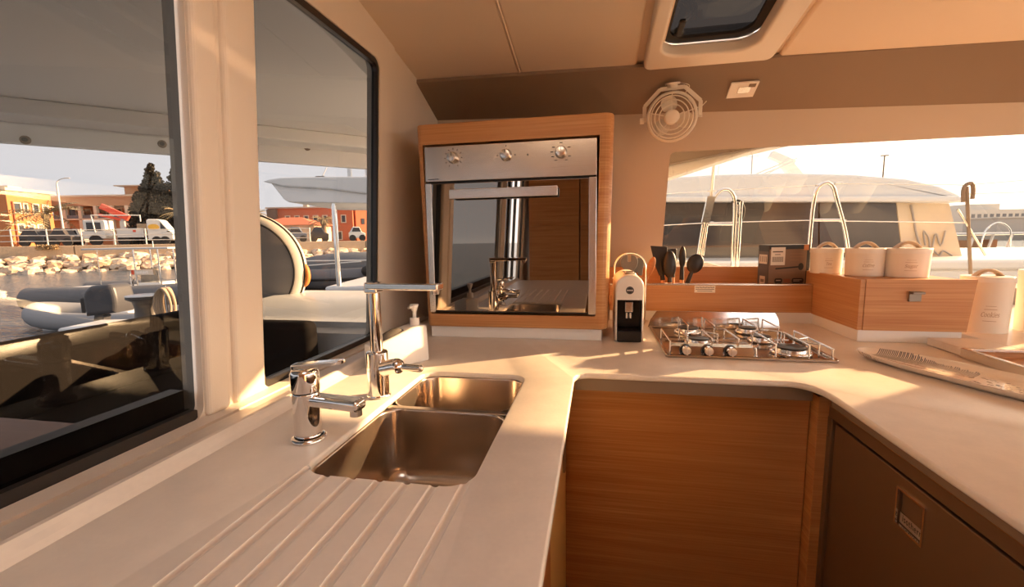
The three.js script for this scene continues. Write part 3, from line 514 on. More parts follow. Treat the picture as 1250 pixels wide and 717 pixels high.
// ---- drawer box on the worktop
const BOX = { x0: 0.877, x1: 1.207, z0: -1.672, z1: -2.30, y0: CY + 0.042, y1: 1.136 };
{
  const t = thing('drawer_box', 'oak drawer box with square metal pull on the worktop corner', 'cabinet', [0, CY, 0]);
  mesh('carcass', [rspan(BOX.x0, BOX.x0 + 0.016, 0.042, BOX.y1 - CY, BOX.z0 - 0.002, BOX.z1, 0.0015), rspan(BOX.x0 + 0.012, BOX.x1 - 0.003, 0.042, BOX.y1 - CY - 0.004, BOX.z0 - 0.02, BOX.z1, 0.0015)], M.wood, t);
  const fg = extrude(poly([[BOX.x0 + 0.0165, 0.042], [BOX.x1 - 0.012, 0.042], [BOX.x1 + 0.004, BOX.y1 - CY], [BOX.x0 + 0.0165, BOX.y1 - CY]]), 0.018).translate(0, 0, BOX.z0 - 0.018);
  const d = mesh('drawer_front', fg, M.wood, t);
  const k = on(1116, 362, 2, BOX.z0);
  mesh('pull', [rbox(0.036, 0.034, 0.005, 0.002, k.x, k.y - CY, BOX.z0 + 0.004), rbox(0.036, 0.008, 0.022, 0.002, k.x, k.y - CY + 0.013, BOX.z0 + 0.012)], std(0.26, 0.225, 0.19, 0.5, 0.8), d);
  mesh('plinth', rspan(BOX.x0 + 0.006, BOX.x1 - 0.018, 0, 0.043, BOX.z0 - 0.008, BOX.z1, 0.002), M.white, t);
}
// ---- storage canisters
{
  const lettering = (word, f) => { const k = document.createElement('canvas'); k.width = 512; k.height = 256; const c = k.getContext('2d'); c.fillStyle = '#fff'; c.fillRect(0, 0, 512, 256); c.fillStyle = '#b79a7c'; c.textAlign = 'center'; c.font = f; c.fillText(word, 256, 168); c.fillRect(176, 92, 160, 4); c.fillRect(190, 60, 132, 3); c.fillRect(170, 208, 172, 4); c.font = '20px serif'; const x = new THREE.CanvasTexture(k); x.colorSpace = THREE.SRGBColorSpace; return x; };
  const can = (word, label, px0, px1, pyBase, pyTop, baseY, zAt) => {
    const a = on(px0, pyBase, 2, zAt), b = on(px1, pyBase, 2, zAt), r = (b.x - a.x) / 2 * 0.955, top = on((px0 + px1) / 2, pyTop, 2, zAt).y, h = top - baseY, wood = std(0.50, 0.335, 0.20, 0.5);
    const t = thing('storage_canister', label, 'canister', [(a.x + b.x) / 2, baseY, zAt], 0, 'cream lettered canisters with wooden handles');
    const body = new THREE.CylinderGeometry(r, r * 0.955, h - 0.016, 48, 1, true).translate(0, (h - 0.016) / 2, 0), yaw = Math.atan2(-t.position.x, -zAt);
    body.rotateY(Math.PI + yaw * 0.6);
    const tx = lettering(word, 'italic 64px serif'); tx.wrapS = THREE.RepeatWrapping; tx.repeat.set(4.0, 1.35 * Math.max(1, h / 0.13)); tx.offset.set(-1.5, -0.2 * Math.max(1, h / 0.13)); tx.wrapT = THREE.ClampToEdgeWrapping; tx.wrapS = THREE.ClampToEdgeWrapping;
    mesh('body', body, std(0.80, 0.715, 0.60, 0.45, 0, { map: tx, side: THREE.DoubleSide }), t, true);
    mesh('foot', lathe([[0, 0.0], [r * 0.95, 0], [r * 0.955, 0.002]]), M.enamel, t);
    const lid = mesh('lid', lathe([[r * 0.99, h - 0.018], [r * 1.02, h - 0.017], [r * 1.02, h - 0.003], [r * 1.02, h], [0, h + 0.001]], 48), M.enamel, t);
    const hs = new THREE.Shape(); hs.moveTo(-r * 0.66, h); hs.quadraticCurveTo(0, h + 0.050, r * 0.66, h); hs.lineTo(r * 0.48, h); hs.quadraticCurveTo(0, h + 0.030, -r * 0.48, h); hs.closePath();
    mesh('handle', extrude(hs, 0.018, 0.003, 2, 16).translate(0, 0, -0.009), wood, lid);
    return t;
  };
  can('Tea', 'smallest canister lettered Tea, beside the carton', 988, 1027, 333, 303, BOX.y1 - 0.003, -1.995);
  can('Coffee', 'cream canister lettered Coffee on the drawer box', 1031, 1078, 335, 303, BOX.y1 - 0.003, -1.875);
  can('Sugar', 'cream canister lettered Sugar at the front of the drawer box', 1078, 1132, 336, 303, BOX.y1 - 0.003, -1.835);
  can('Cookies', 'tall cream canister standing right of the drawer box', 1169, 1226, 409, 337, CY + 0.026, -1.80);
  can('Flour', 'cream canister against the edge of the raised locker top', 1240, 1302, 409, 330, CY + 0.026, -1.80);
}
// ---- raised locker top to the right with an open wooden bin in front
{
  const t = thing('locker_top', 'raised cream locker top with a sunken wooden bin in front', 'locker', [0, CY, 0]);
  mesh('top_slab', rspan(1.225, 2.15, 0.001, 0.026, -1.50, -2.44, 0.003), M.corian, t);
  mesh('top_slab_edge', rspan(1.075, 1.226, 0.001, 0.026, -1.50, -1.655, 0.003), M.corian, t);
  mesh('bin_rim', rspan(1.062, 1.074, 0.001, 0.030, -1.20, -1.50, 0.002), M.satin, t);
  mesh('bin_floor', span(1.074, 2.15, 0.001, 0.004, -1.20, -1.50), M.wood, t);
  mesh('bin_back', span(1.076, 2.15, 0.004, 0.024, -1.494, -1.4995), M.wood, t);
  mesh('front_trim', rspan(1.062, 2.15, 0.020, 0.029, -1.488, -1.502, 0.002), M.satin, t);
}
// ---- long patterned platter
{
  const k = document.createElement('canvas'); k.width = 1024; k.height = 256; const c = k.getContext('2d'); c.fillStyle = '#efe3d2'; c.fillRect(0, 0, 1024, 256);
  let st = 7; const r = () => { st = (st * 16807) % 2147483647; return st / 2147483647; };
  c.lineCap = 'round'; c.strokeStyle = '#454a5a';
  for (let i = 0; i < 54; i++) { const x = 24 + i * 6.2; c.lineWidth = 2.6; c.beginPath(); c.moveTo(x + 8, 26 + r() * 10); c.quadraticCurveTo(x + 20, 62, x + 26, 116 + r() * 8); c.stroke(); }
  for (let i = 0; i < 44; i++) { const x = 50 + i * 5.4; c.lineWidth = 1.8; c.beginPath(); c.moveTo(x + 20, 138 + r() * 8); c.quadraticCurveTo(x + 14, 170, x + 2, 200 + r() * 18); c.stroke(); }
  c.fillStyle = '#4c3b2e'; for (let i = 0; i < 90; i++) { const x = 360 + r() * 230, y = 70 + r() * 130; c.beginPath(); c.ellipse(x, y, 2 + r() * 7, 2 + r() * 4, r() * 3, 0, 7); c.fill(); }
  c.strokeStyle = '#b4bac6'; for (let i = 0; i < 70; i++) { const x = 600 + r() * 380, y = 40 + r() * 170; c.lineWidth = 2; c.beginPath(); c.moveTo(x, y); c.lineTo(x + 26, y + 4); c.stroke(); }
  const tx = new THREE.CanvasTexture(k); tx.colorSpace = THREE.SRGBColorSpace;
  const L = 0.36, B = 0.088, N = 72, prof = [[0.62, 0.004], [0.80, 0.005], [0.90, 0.010], [0.985, 0.019], [1.0, 0.020], [1.005, 0.0185], [0.93, 0.009], [0.80, 0.0], [0.0, 0.0]];
  const outline = (a, s) => { const C = Math.cos(a), S = Math.sin(a); return [Math.sign(C) * Math.pow(Math.abs(C), 0.86) * (L - (1 - s) * B), Math.sign(S) * Math.pow(Math.abs(S), 0.86) * B * s]; };
  const pos = [], uv = [], idx = []; prof.unshift([0, 0.004]);
  prof.forEach(([s, y]) => { for (let j = 0; j < N; j++) { const [x, z] = s > 0.001 ? outline(j / N * 2 * Math.PI, s) : [outline(j / N * 2 * Math.PI, 0.0)[0] * 1, 0]; pos.push(x, y, z); uv.push(0.5 + x / (2 * L), 0.5 - z / (2 * B)); } });
  for (let i = 0; i < prof.length - 1; i++) for (let j = 0; j < N; j++) { const a = i * N + j, b = i * N + (j + 1) % N; idx.push(a, b, a + N, b, b + N, a + N); }
  const g = new THREE.BufferGeometry(); g.setAttribute('position', new THREE.Float32BufferAttribute(pos, 3)); g.setAttribute('uv', new THREE.Float32BufferAttribute(uv, 2)); g.setIndex(idx); g.computeVertexNormals();
  const m = tagged('serving_platter', g, std(1, 1, 1, 0.12, 0, { map: tx, side: THREE.DoubleSide, clearcoat: 0.6 }), 'long glazed oval platter with dark painted pattern', 'platter', null, true);
  m.position.set(0.965, CY + 0.001, -1.185); m.rotation.y = -Math.atan2(0.89, 0.45);
}
// ================================================================ BASE UNITS
{
  const a = thing('sink_base_unit', 'pale bright drawer unit under the sink worktop, next to the corner', 'cabinet', [0, 0, 0]);
  mesh('carcass', span(-0.69, -0.105, 0.08, CY - 0.225, -2.0, -0.795), M.wood, a);
  mesh('top_rail', span(-0.130, -0.092, 0.845, CY - 0.0165, -1.25, -0.795), M.palewood, a);
  const d = mesh('drawer_front', rspan(-0.103, -0.085, 0.09, 0.845, -1.245, -0.798, 0.002), M.palewood, a);
  mesh('grip', rspan(-0.086, -0.078, 0.66, 0.80, -1.155, -1.125, 0.003), M.taupe, d);
  const b = thing('draining_base_unit', 'oak base unit under the draining board', 'cabinet', [0, 0, 0]);
  mesh('carcass', [span(-0.69, -0.105, 0.08, CY - 0.225, -0.793, 0.70), span(-0.69, -0.105, CY - 0.225, CY - 0.018, -0.56, 0.70)], M.wood, b);
  mesh('door', rspan(-0.104, -0.084, 0.09, 0.898, -0.790, -0.20, 0.002), M.wood, b);
  mesh('door', rspan(-0.104, -0.084, 0.09, 0.898, -0.196, 0.40, 0.002), M.wood, b);
  mesh('plinth', span(-0.69, -0.15, 0, 0.08, -0.793, 0.70), M.dark, b);
  const c = thing('hob_base_unit', 'tall plain oak panel unit under the cooker worktop', 'cabinet', [0, 0, 0]);
  mesh('front_panel', rspan(-0.10, 0.566, 0.0, 0.874, -1.262, -1.280, 0.002), M.wood, c);
  mesh('corner_post', rspan(0.568, 0.602, 0.0, 0.874, -1.225, -1.280, 0.003), M.wood, c);
  mesh('top_rail', span(-0.055, 0.545, 0.868, CY - 0.0165, -1.205, -1.262), M.taupe, c);
  mesh('carcass', span(-0.10, 0.62, 0.0, 0.87, -1.29, -2.40), M.wood, c);
  const e = thing('forward_base_unit', 'taupe worktop support right of the refrigerator', 'cabinet', [0, 0, 0]);
  mesh('carcass', span(0.66, 2.15, 0.0, 0.86, -1.30, -2.40), M.wood, e);
  mesh('side', span(1.25, 2.15, 0.0, 0.86, 0.15, -1.29), M.wood, e);
}
{
  // ---- drawer-front refrigerator under the right-hand worktop
  const t = thing('refrigerator', 'dark bronze built-in refrigerator with recessed square latch', 'refrigerator', [0, 0, 0]);
  mesh('cabinet', span(0.622, 1.24, 0.05, 0.865, -1.215, 0.10), M.dark, t);
  mesh('worktop_fascia', rspan(0.568, 0.592, 0.870, CY - 0.0165, -1.165, 0.18, 0.003), M.taupe, t);
  mesh('edge_strip', rspan(0.588, 0.600, 0.8545, 0.8595, -1.222, 0.10, 0.0015), M.chrome, t);
  mesh('surround', [rspan(0.592, 0.618, 0.824, 0.854, -1.222, 0.10, 0.002), rspan(0.592, 0.618, 0.05, 0.824, -1.225, -1.204, 0.002)], M.fridge, t);
  let door = rspan(0.597, 0.630, 0.07, 0.814, -1.198, -0.35, 0.003);
  const L = { y0: 0.711, y1: 0.790, z0: -0.955, z1: -0.877 };
  door = cut(door, span(0.59, 0.612, L.y0 + 0.002, L.y1 - 0.002, L.z0 + 0.002, L.z1 - 0.002));
  const d = mesh('door', door, M.fridge, t);
  const rim = roundRect(-L.z1, L.y0, -L.z0, L.y1, 0.003); rim.holes.push(roundRect(-L.z1 + 0.0042, L.y0 + 0.0042, -L.z0 - 0.0042, L.y1 - 0.0042, 0.002, THREE.Path));
  mesh('latch_frame', extrude(rim, 0.004).rotateY(Math.PI / 2).translate(0.5940, 0, 0), M.chrome, d);
  mesh('latch_flap', rspan(0.6035, 0.6065, L.y0 + 0.026, L.y1 - 0.004, L.z0 + 0.004, L.z1 - 0.004, 0.001), M.fridge, d);
  const k = document.createElement('canvas'); k.width = 512; k.height = 128; const c = k.getContext('2d'); c.fillStyle = '#b9a692'; c.fillRect(0, 0, 512, 128); c.fillStyle = '#2a1c12'; c.font = 'bold 96px sans-serif'; c.textAlign = 'center'; c.fillText('isotherm', 256, 92);
  const tx = new THREE.CanvasTexture(k); tx.colorSpace = THREE.SRGBColorSpace;
  mesh('name_plate', new THREE.PlaneGeometry(0.072, 0.022).rotateY(-Math.PI / 2).translate(0.6030, L.y0 + 0.0145, (L.z0 + L.z1) / 2), std(0.9, 0.9, 0.9, 0.4, 0.2, { map: tx }), d, true);
  mesh('hinge_screw', cyl(0.003, 0.003, 0.002, 0, 0, 0, 12).rotateZ(Math.PI / 2).translate(0.5915, 0.775, -1.2145), M.satin, t);
}
// ================================================================ FAN, SPOT
{
  const z = -2.0, c = on(820, 143, 2, z), t = thing('cabin_fan', 'small cream cabin fan on a yoke under the soffit', 'fan', [c.x, c.y, z]);
  t.rotation.order = 'YXZ'; t.rotation.y = -0.16; t.rotation.x = 0.24; t.scale.setScalar(0.86);
  const fm = std(0.80, 0.74, 0.64, 0.5), R = 0.110;
  const cage = new THREE.Group(); cage.name = 'cage'; t.add(cage);
  mesh('rim', lathe([[R - 0.006, 0.030], [R + 0.004, 0.032], [R + 0.007, 0.0], [R + 0.004, -0.032], [R - 0.006, -0.030], [R - 0.003, 0], [R - 0.006, 0.030]], 48).rotateX(Math.PI / 2), fm, cage);
  for (const f of [0.86, 0.70, 0.52]) mesh('cage_ring', new THREE.TorusGeometry(R * f, 0.0028, 8, 48).translate(0, 0, 0.032 + (1 - f) * 0.02), fm, cage);
  for (const a of [90, 165, 15, 232]) { const q = a * RAD; mesh('cage_spoke', bar([Math.cos(q) * 0.03, Math.sin(q) * 0.03, 0.044], [Math.cos(q) * R, Math.sin(q) * R, 0.030], 0.005, 0.004), fm, cage); }
  mesh('hub', lathe([[0, 0.052], [0.026, 0.051], [0.034, 0.044], [0.036, 0.036], [0.036, -0.04], [0, -0.04]], 32).rotateX(Math.PI / 2), fm, t);
  for (let i = 0; i < 3; i++) {
    const g = extrude(roundRect(0.028, -0.036, 0.094, 0.036, 0.026), 0.002, 0, 1, 8), p = g.attributes.position; for (let j = 0; j < p.count; j++) p.setZ(j, p.getZ(j) + p.getY(j) * 0.55); g.computeVertexNormals();
    mesh('blade', g.rotateZ(i * 2.094 - 0.3), fm, t);
  }
  const w = R + 0.016, y = [[-w, -0.012, 0], [-w, 0.06, 0], [-0.055, 0.128, 0], [0.055, 0.128, 0], [w, 0.06, 0], [w, -0.012, 0]];
  const yoke = []; for (let i = 0; i < 5; i++) yoke.push(bar(y[i], y[i + 1], 0.007, 0.018)); for (let i = 1; i < 5; i++) yoke.push(cyl(0.0062, 0.0062, 0.018, 0, 0, 0, 12).rotateX(Math.PI / 2).translate(...y[i]));
  mesh('yoke', yoke.map((g) => g), fm, t);
  mesh('mount', [cyl(0.026, 0.022, 0.016, 0, 0.138, -0.006), cyl(0.034, 0.034, 0.008, 0, 0.148, -0.010)], fm, t);
  mesh('tilt_knob', [cyl(0.014, 0.014, 0.018, 0, 0, 0).rotateZ(Math.PI / 2).translate(-w - 0.012, -0.005, 0)], fm, t);
  mesh('tilt_pivot', cyl(0.008, 0.008, 0.012, 0, 0, 0).rotateZ(Math.PI / 2).translate(w + 0.004, -0.005, 0), fm, t);
  mesh('lead', tube([[0.03, 0.15, -0.01], [0.075, 0.13, 0.0], [0.06, 0.10, -0.02], [0.12, 0.03, -0.04], [0.155, 0.055, -0.07]], 0.0018, 40, 6), fm, t);
}
{
  const t = thing('soffit_spotlight', 'square white spotlight plate on the soffit', 'light', [0.580, 1.880, -2.034]);
  t.rotation.x = -0.4276;
  mesh('bezel', rbox(0.105, 0.008, 0.085, 0.002, 0, 0, 0), M.white, t);
  mesh('lens', rbox(0.046, 0.003, 0.034, 0.001, 0.005, -0.005, 0.004), M.satin, t);
  mesh('switch', rbox(0.026, 0.003, 0.018, 0.001, 0.03, -0.005, 0.026), M.taupe, t);
}
// ================================================================ SALOON BEHIND THE CAMERA (mirrored in the oven door)
{
  for (let i = 0; i < 4; i++) {
    const x = -0.46 + i * 0.56, t = thing('tall_cupboard', `tall oak cupboard in the row opposite the oven, ${['nearest the sliding door', 'second from the sliding door', 'third from the sliding door', 'farthest from the sliding door'][i]}`, 'cabinet', [x, 0, 1.75], Math.PI);
    mesh('carcass', span(-0.275, 0.275, 0, 2.05, -0.58, 0), M.wood, t);
    mesh('door', rspan(-0.272, 0.272, 1.42, 2.04, 0, 0.018, 0.002), M.wood, t); mesh('door', rspan(-0.272, 0.272, 0.80, 1.412, 0, 0.018, 0.002), M.wood, t); mesh('door', rspan(-0.272, 0.272, 0.06, 0.792, 0, 0.018, 0.002), M.wood, t);
  }
  const sf = thing('saloon_settee', 'dark upholstered settee on the far side of the saloon', 'sofa', [2.0, 0, 0.95]);
  mesh('base', rspan(-1.0, 1.2, 0, 0.30, -0.35, 0.40, 0.02), M.wood, sf); mesh('seat', rbox(2.2, 0.16, 0.72, 0.05, 0.1, 0.38, 0.05, 4), M.cushion, sf); mesh('backrest', rbox(2.2, 0.55, 0.16, 0.05, 0.1, 0.70, -0.30, 4), M.cushion, sf);
  const s = thing('low_sideboard', 'low oak sideboard with a dark drawer under the tall cupboards', 'cabinet', [0.7, 0, 1.40], Math.PI);
  mesh('carcass', rspan(-0.9, 0.75, 0, 0.86, -0.33, 0, 0.004), M.wood, s); mesh('drawer', rspan(-0.3, 0.3, 0.62, 0.80, 0, 0.02, 0.003), M.black, s);
}
// ================================================================ COCKPIT OUTSIDE THE LEFT WINDOWS
{
  const f = structure('cockpit_floor', 'cockpit sole outside the windows'); walls('sole', span(-4.6, -0.95, -0.35, -0.25, -2.45, 2.8), M.gelcoat, f);
  const st = structure('outer_bulkhead', 'outside face below the windows'); walls('outer_skin', span(-0.96, -0.91, -0.25, 0.88, -2.45, 0.65), M.gelcoat, st);
  // hardtop over the cockpit with a fascia along its slanting outer edge
  const A = deep(-40, 172, 3.05), B = deep(470, 208.5, 4.22), y0 = 1.955;
  const a = EYE.clone().addScaledVector(A.clone().sub(EYE), (y0 - EYE.y) / (A.y - EYE.y)), b = EYE.clone().addScaledVector(B.clone().sub(EYE), (y0 - EYE.y) / (B.y - EYE.y));
  const t = thing('cockpit_hardtop', 'pale grey hardtop roofing the cockpit with a deep edge fascia', 'roof', [0, 0, 0]);
  const dir = b.clone().sub(a).setY(0).normalize();
  const far = b.clone().addScaledVector(dir, 0.5), start = a.clone().addScaledVector(dir, -1.2);
  mesh('roof_panel', upright(poly([[-0.95, 2.6 - 0.0].map((v, i) => (i ? -2.7 : v)), [-0.95, -far.z], [far.x, -far.z], [start.x, -start.z], [start.x - 0.2, -2.7]]), 0.06).translate(0, 2.19, 0), M.hardtop, t);
  const q = Math.atan2(-dir.z, dir.x), L = start.distanceTo(far), mid = start.clone().add(far).multiplyScalar(0.5);
  const place = (g) => g.rotateY(q).translate(mid.x, 0, mid.z);
  mesh('edge_fascia', place(rbox(L, 0.15, 0.05, 0.012, 0, y0 + 0.075, 0)), M.hardtop, t);
  mesh('edge_step', place(rbox(L, 0.10, 0.30, 0.012, 0, y0 + 0.185, 0.14)), M.hardtop, t);
  for (const [px, py] of [[31, 171], [198, 176], [375, 180]]) {
    const d = ray(px, py), nrm = V(-dir.z, 0, dir.x), tt = mid.clone().addScaledVector(nrm, 0.025).sub(EYE).dot(nrm) / d.dot(nrm), p = EYE.clone().addScaledVector(d, tt);
    const l = thing('courtesy_light', px > 200 ? 'round courtesy lamp on the fascia behind the tall tap window' : px < 60 ? 'round courtesy lamp on the fascia above the orange building' : 'round courtesy lamp on the fascia above the pine', 'lamp', [p.x, p.y, p.z], q);
    mesh('bezel', [lathe([[0.0, 0.014], [0.016, 0.014], [0.026, 0.010], [0.028, 0]]).rotateX(Math.PI / 2)], M.taupe, l); mesh('lens', cyl(0.015, 0.015, 0.003, 0, 0, 0).rotateX(Math.PI / 2).translate(0, 0, 0.0145), M.dark, l);
  }
}
{
  // side coaming running along the cockpit
  const t = thing('cockpit_coaming', 'white moulded cockpit coaming with stepped edges', 'coaming', [0, 0, 0]);
  const c = extrude(poly([[2.36, -0.25], [2.36, 0.74], [2.42, 0.765], [2.42, 0.80], [2.50, 0.815], [2.66, 0.895], [3.05, 0.915], [3.15, 0.88], [3.15, -0.3]]), 1.38).rotateY(Math.PI / 2).translate(-2.33, 0, 0);
  mesh('moulding', toCreasedNormals(c, 0.7), M.gelcoat, t);
  const aft = thing('aft_coaming', 'white coaming across the stern behind the dark seat backs', 'coaming', [0, 0, 0]);
  mesh('moulding', [rspan(-4.15, -3.85, -0.25, 0.42, -3.1, 2.4, 0.04, 3)], M.gelcoat, aft);
}
{
  // dark upholstered seats
  const seat = (name, label, w, [x, y, z], turn) => {
    const t = thing(name, label, 'seat', [x, y, z], turn);
    mesh('seat_cushion', rbox(w, 0.12, 0.55, 0.04, 0, 0.30, 0.28, 4), M.cushion, t); mesh('back_cushion', rbox(w, 0.42, 0.12, 0.045, 0, 0.56, 0.0, 4).rotateX(0), M.cushion, t);
    mesh('base', rspan(-w / 2, w / 2, -0.25 - y, 0.24, -0.05, 0.52, 0.01), M.gelcoat, t); return t;
  };
  seat('padded_bench', 'dark grey cockpit seat back below the covered wheel', 0.62, [-1.90, 0.07, -2.22], 0);
  seat('cockpit_bench', 'long dark grey cockpit bench facing the teak table', 1.95, [-2.97, 0.04, -1.80], Math.PI / 2);
  seat('cockpit_bench', 'dark grey corner bench behind the teak table', 1.1, [-2.97, 0.04, -0.26], Math.PI / 2);
  const t = thing('cockpit_table', 'teak-topped cockpit table outside the large window', 'table', [-1.95, -0.25, -0.62]);
  mesh('tabletop', upright(roundRect(-0.42, -0.5, 0.42, 0.42, 0.07), 0.035, 0.004).translate(0, 0.955, 0), M.teak, t);
  mesh('pedestal', [cyl(0.05, 0.05, 0.94, 0, 0.48, 0), cyl(0.2, 0.18, 0.03, 0, 0.015, 0)], M.satin, t);
}
{
  // steering wheel under a grey cover with a cream rim
  const z = -2.86, c = on(302, 330, 2, z), R = on(364, 330, 2, z).x - c.x, t = thing('covered_steering_wheel', 'round grey wheel cover with pale cream rim', 'wheel cover', [c.x, c.y, z]); t.rotation.y = 0.25;
  const prof = [[0, 0.075], [R * 0.55, 0.072], [R * 0.84, 0.060], [R * 0.855, 0.058]];
  mesh('cover_face', lathe(prof, 64).rotateX(Math.PI / 2), std(0.34, 0.31, 0.29, 0.85), t);
  mesh('cover_rim', lathe([[R * 0.855, 0.0575], [R * 0.93, 0.047], [R * 0.99, 0.015], [R, -0.02], [R * 0.97, -0.06]], 64).rotateX(Math.PI / 2), std(0.74, 0.66, 0.56, 0.75), t);
  mesh('piping', [new THREE.TorusGeometry(R * 0.855, 0.007, 8, 64).translate(0, 0, 0.059), new THREE.TorusGeometry(R * 0.985, 0.009, 8, 64).translate(0, 0, 0.012)], M.rubber, t);
  mesh('cover_back', lathe([[R * 0.97, -0.06], [0, -0.062]], 48).rotateX(Math.PI / 2), std(0.34, 0.31, 0.29, 0.85), t);
  mesh('pedestal', rspan(-0.09, 0.09, -0.42, 0.1, -0.16, -0.06, 0.02), M.gelcoat, t);
  const s = mesh('strap', tube([[-0.06, -0.02, 0.078], [0.0, -0.03, 0.081], [0.06, -0.02, 0.077]], 0.004, 12, 6), M.white, t);
  const b = on(368, 336, 2, -2.95), o = thing('orange_horseshoe_buoy', 'orange lifebuoy tucked behind the wheel cover', 'lifebuoy', [b.x, b.y, -2.97]);
  mesh('buoy_foam', new THREE.TorusGeometry(0.05, 0.022, 10, 24).scale(0.8, 1.3, 1), std(0.72, 0.24, 0.05, 0.6), o);
}
// ================================================================ WATER, QUAY, TOWN (a frame turned along the quay)
const WATER = -0.62, QA = 33 * RAD, QN = V(Math.sin(QA), 0, Math.cos(QA)), QT = V(Math.cos(QA), 0, -Math.sin(QA)), QD = 43.5;
const Q = (s, y, d) => V(EYE.x, y, EYE.z).addScaledVector(QN, -QD + d).addScaledVector(QT, s);
function qp(px, py, d) { const r = ray(px, py), k = (-QD + d) / r.dot(QN), p = EYE.clone().addScaledVector(r, k), o = p.clone().sub(EYE); return { s: o.dot(QT), y: p.y, k: k * FPX }; }
function quayThing(name, label, cat, s, y, d, group, turn = 0) { const p = Q(s, y, d); return thing(name, label, cat, [p.x, p.y, p.z], QA + turn, group); }
{
  const ripple = dataTexture(512, 512, (u, v) => 0.5 + 0.28 * tileNoise2(u, v, 9, 22, 3) + 0.16 * tileNoise2(u, v, 22, 52, 8) + 0.08 * tileNoise2(u, v, 60, 120, 5)); ripple.repeat.set(0.16, 0.16);
  const w = walls('water', new THREE.PlaneGeometry(420, 420).rotateX(-Math.PI / 2).translate(-40, WATER, -40), std(0.10, 0.125, 0.15, 0.16, 0, { bumpMap: ripple, bumpScale: 0.22, ior: 1.33 })); w.userData.label = 'rippled grey-blue harbour water';
  const quay = structure('quay', 'sandstone-coloured quay wall behind the boulders'); const p = Q(0, 0, 0); quay.position.copy(p); quay.rotation.y = QA;
  const stone = std(0.62, 0.47, 0.33, 0.85, 0, { map: softNoise, bumpMap: grainBump, bumpScale: 0.02 });
  for (let i = 0; i < 16; i++) walls('wall_block', rspan(-60 + i * 7, -60 + i * 7 + 6.96, -1.5, EYE.y - 0.02, -0.7, 0, 0.04, 1), stone, quay);
  walls('quay_apron', span(-75, 75, -1.5, EYE.y - 0.06, -120, -0.6), std(0.40, 0.34, 0.28, 0.9), quay);
  // boulders
  const tones = [[0.74, 0.56, 0.40], [0.66, 0.52, 0.40], [0.78, 0.63, 0.47], [0.60, 0.45, 0.33], [0.70, 0.49, 0.31]].map((c) => std(...c, 0.9));
  const shapes = [...Array(7)].map((_, k) => { const g = new THREE.IcosahedronGeometry(1, 2), p = g.attributes.position; for (let i = 0; i < p.count; i++) { const v = V().fromBufferAttribute(p, i), n = 1 + 0.28 * noise3(v.x * 1.1 + k * 9, v.y * 1.1, v.z * 1.1) + 0.10 * noise3(v.x * 3 + k, v.y * 3, v.z * 3); const q = v.multiplyScalar(n); q.x = Math.max(-0.86, Math.min(0.86, q.x)); q.y = Math.max(-0.7, Math.min(0.72, q.y)); p.setXYZ(i, q.x, q.y, q.z); } g.computeVertexNormals(); return flat(g.toNonIndexed ? g : g); });
  shapes.forEach((g) => { g.deleteAttribute('normal'); g.computeVertexNormals(); });
  const br = thing('boulder_breakwater', 'bank of pale sunlit boulders below the quay wall', 'breakwater', [p.x, 0, p.z], QA);
  let count = 0;
  for (let row = 0; row < 5 && count < 300; row++) for (let s = -30; s < 24 && count < 300; s += rr(0.75, 1.25)) {
    const m = new THREE.Mesh(shapes[Math.floor(rnd() * 7)], tones[Math.floor(rnd() * 5)]); m.name = 'boulder'; m.castShadow = m.receiveShadow = true;
    const d = 0.35 + row * 0.62 + rr(-0.2, 0.2), size = rr(0.36, 0.62); m.position.set(s, WATER + 0.90 - row * 0.23 + rr(-0.1, 0.1), d); m.scale.set(size * rr(0.9, 1.35), size * rr(0.62, 0.85), size); m.rotation.set(rr(-0.3, 0.3), rr(0, 6.28), rr(-0.3, 0.3)); br.add(m); count++;
  }
  // railing
  const rail = std(0.72, 0.68, 0.62, 0.5, 0.2), s0 = qp(13, 290, -0.3).s, s1 = qp(57, 290, -0.3).s, step = s1 - s0;
  const t = quayThing('quay_railing', 'pale metal railing along the quay top', 'railing', 0, EYE.y - 0.05, -0.35);
  for (let i = -8; i < 11; i++) mesh('railing_post', rod([s0 + i * step, 0, 0], [s0 + i * step, 1.28, 0], 0.055, 8), rail, t);
  for (const y of [0.38, 0.80, 1.2]) mesh('rail', rod([s0 - 8 * step, y, 0], [s0 + 10 * step, y, 0], 0.035, 6), rail, t);
}
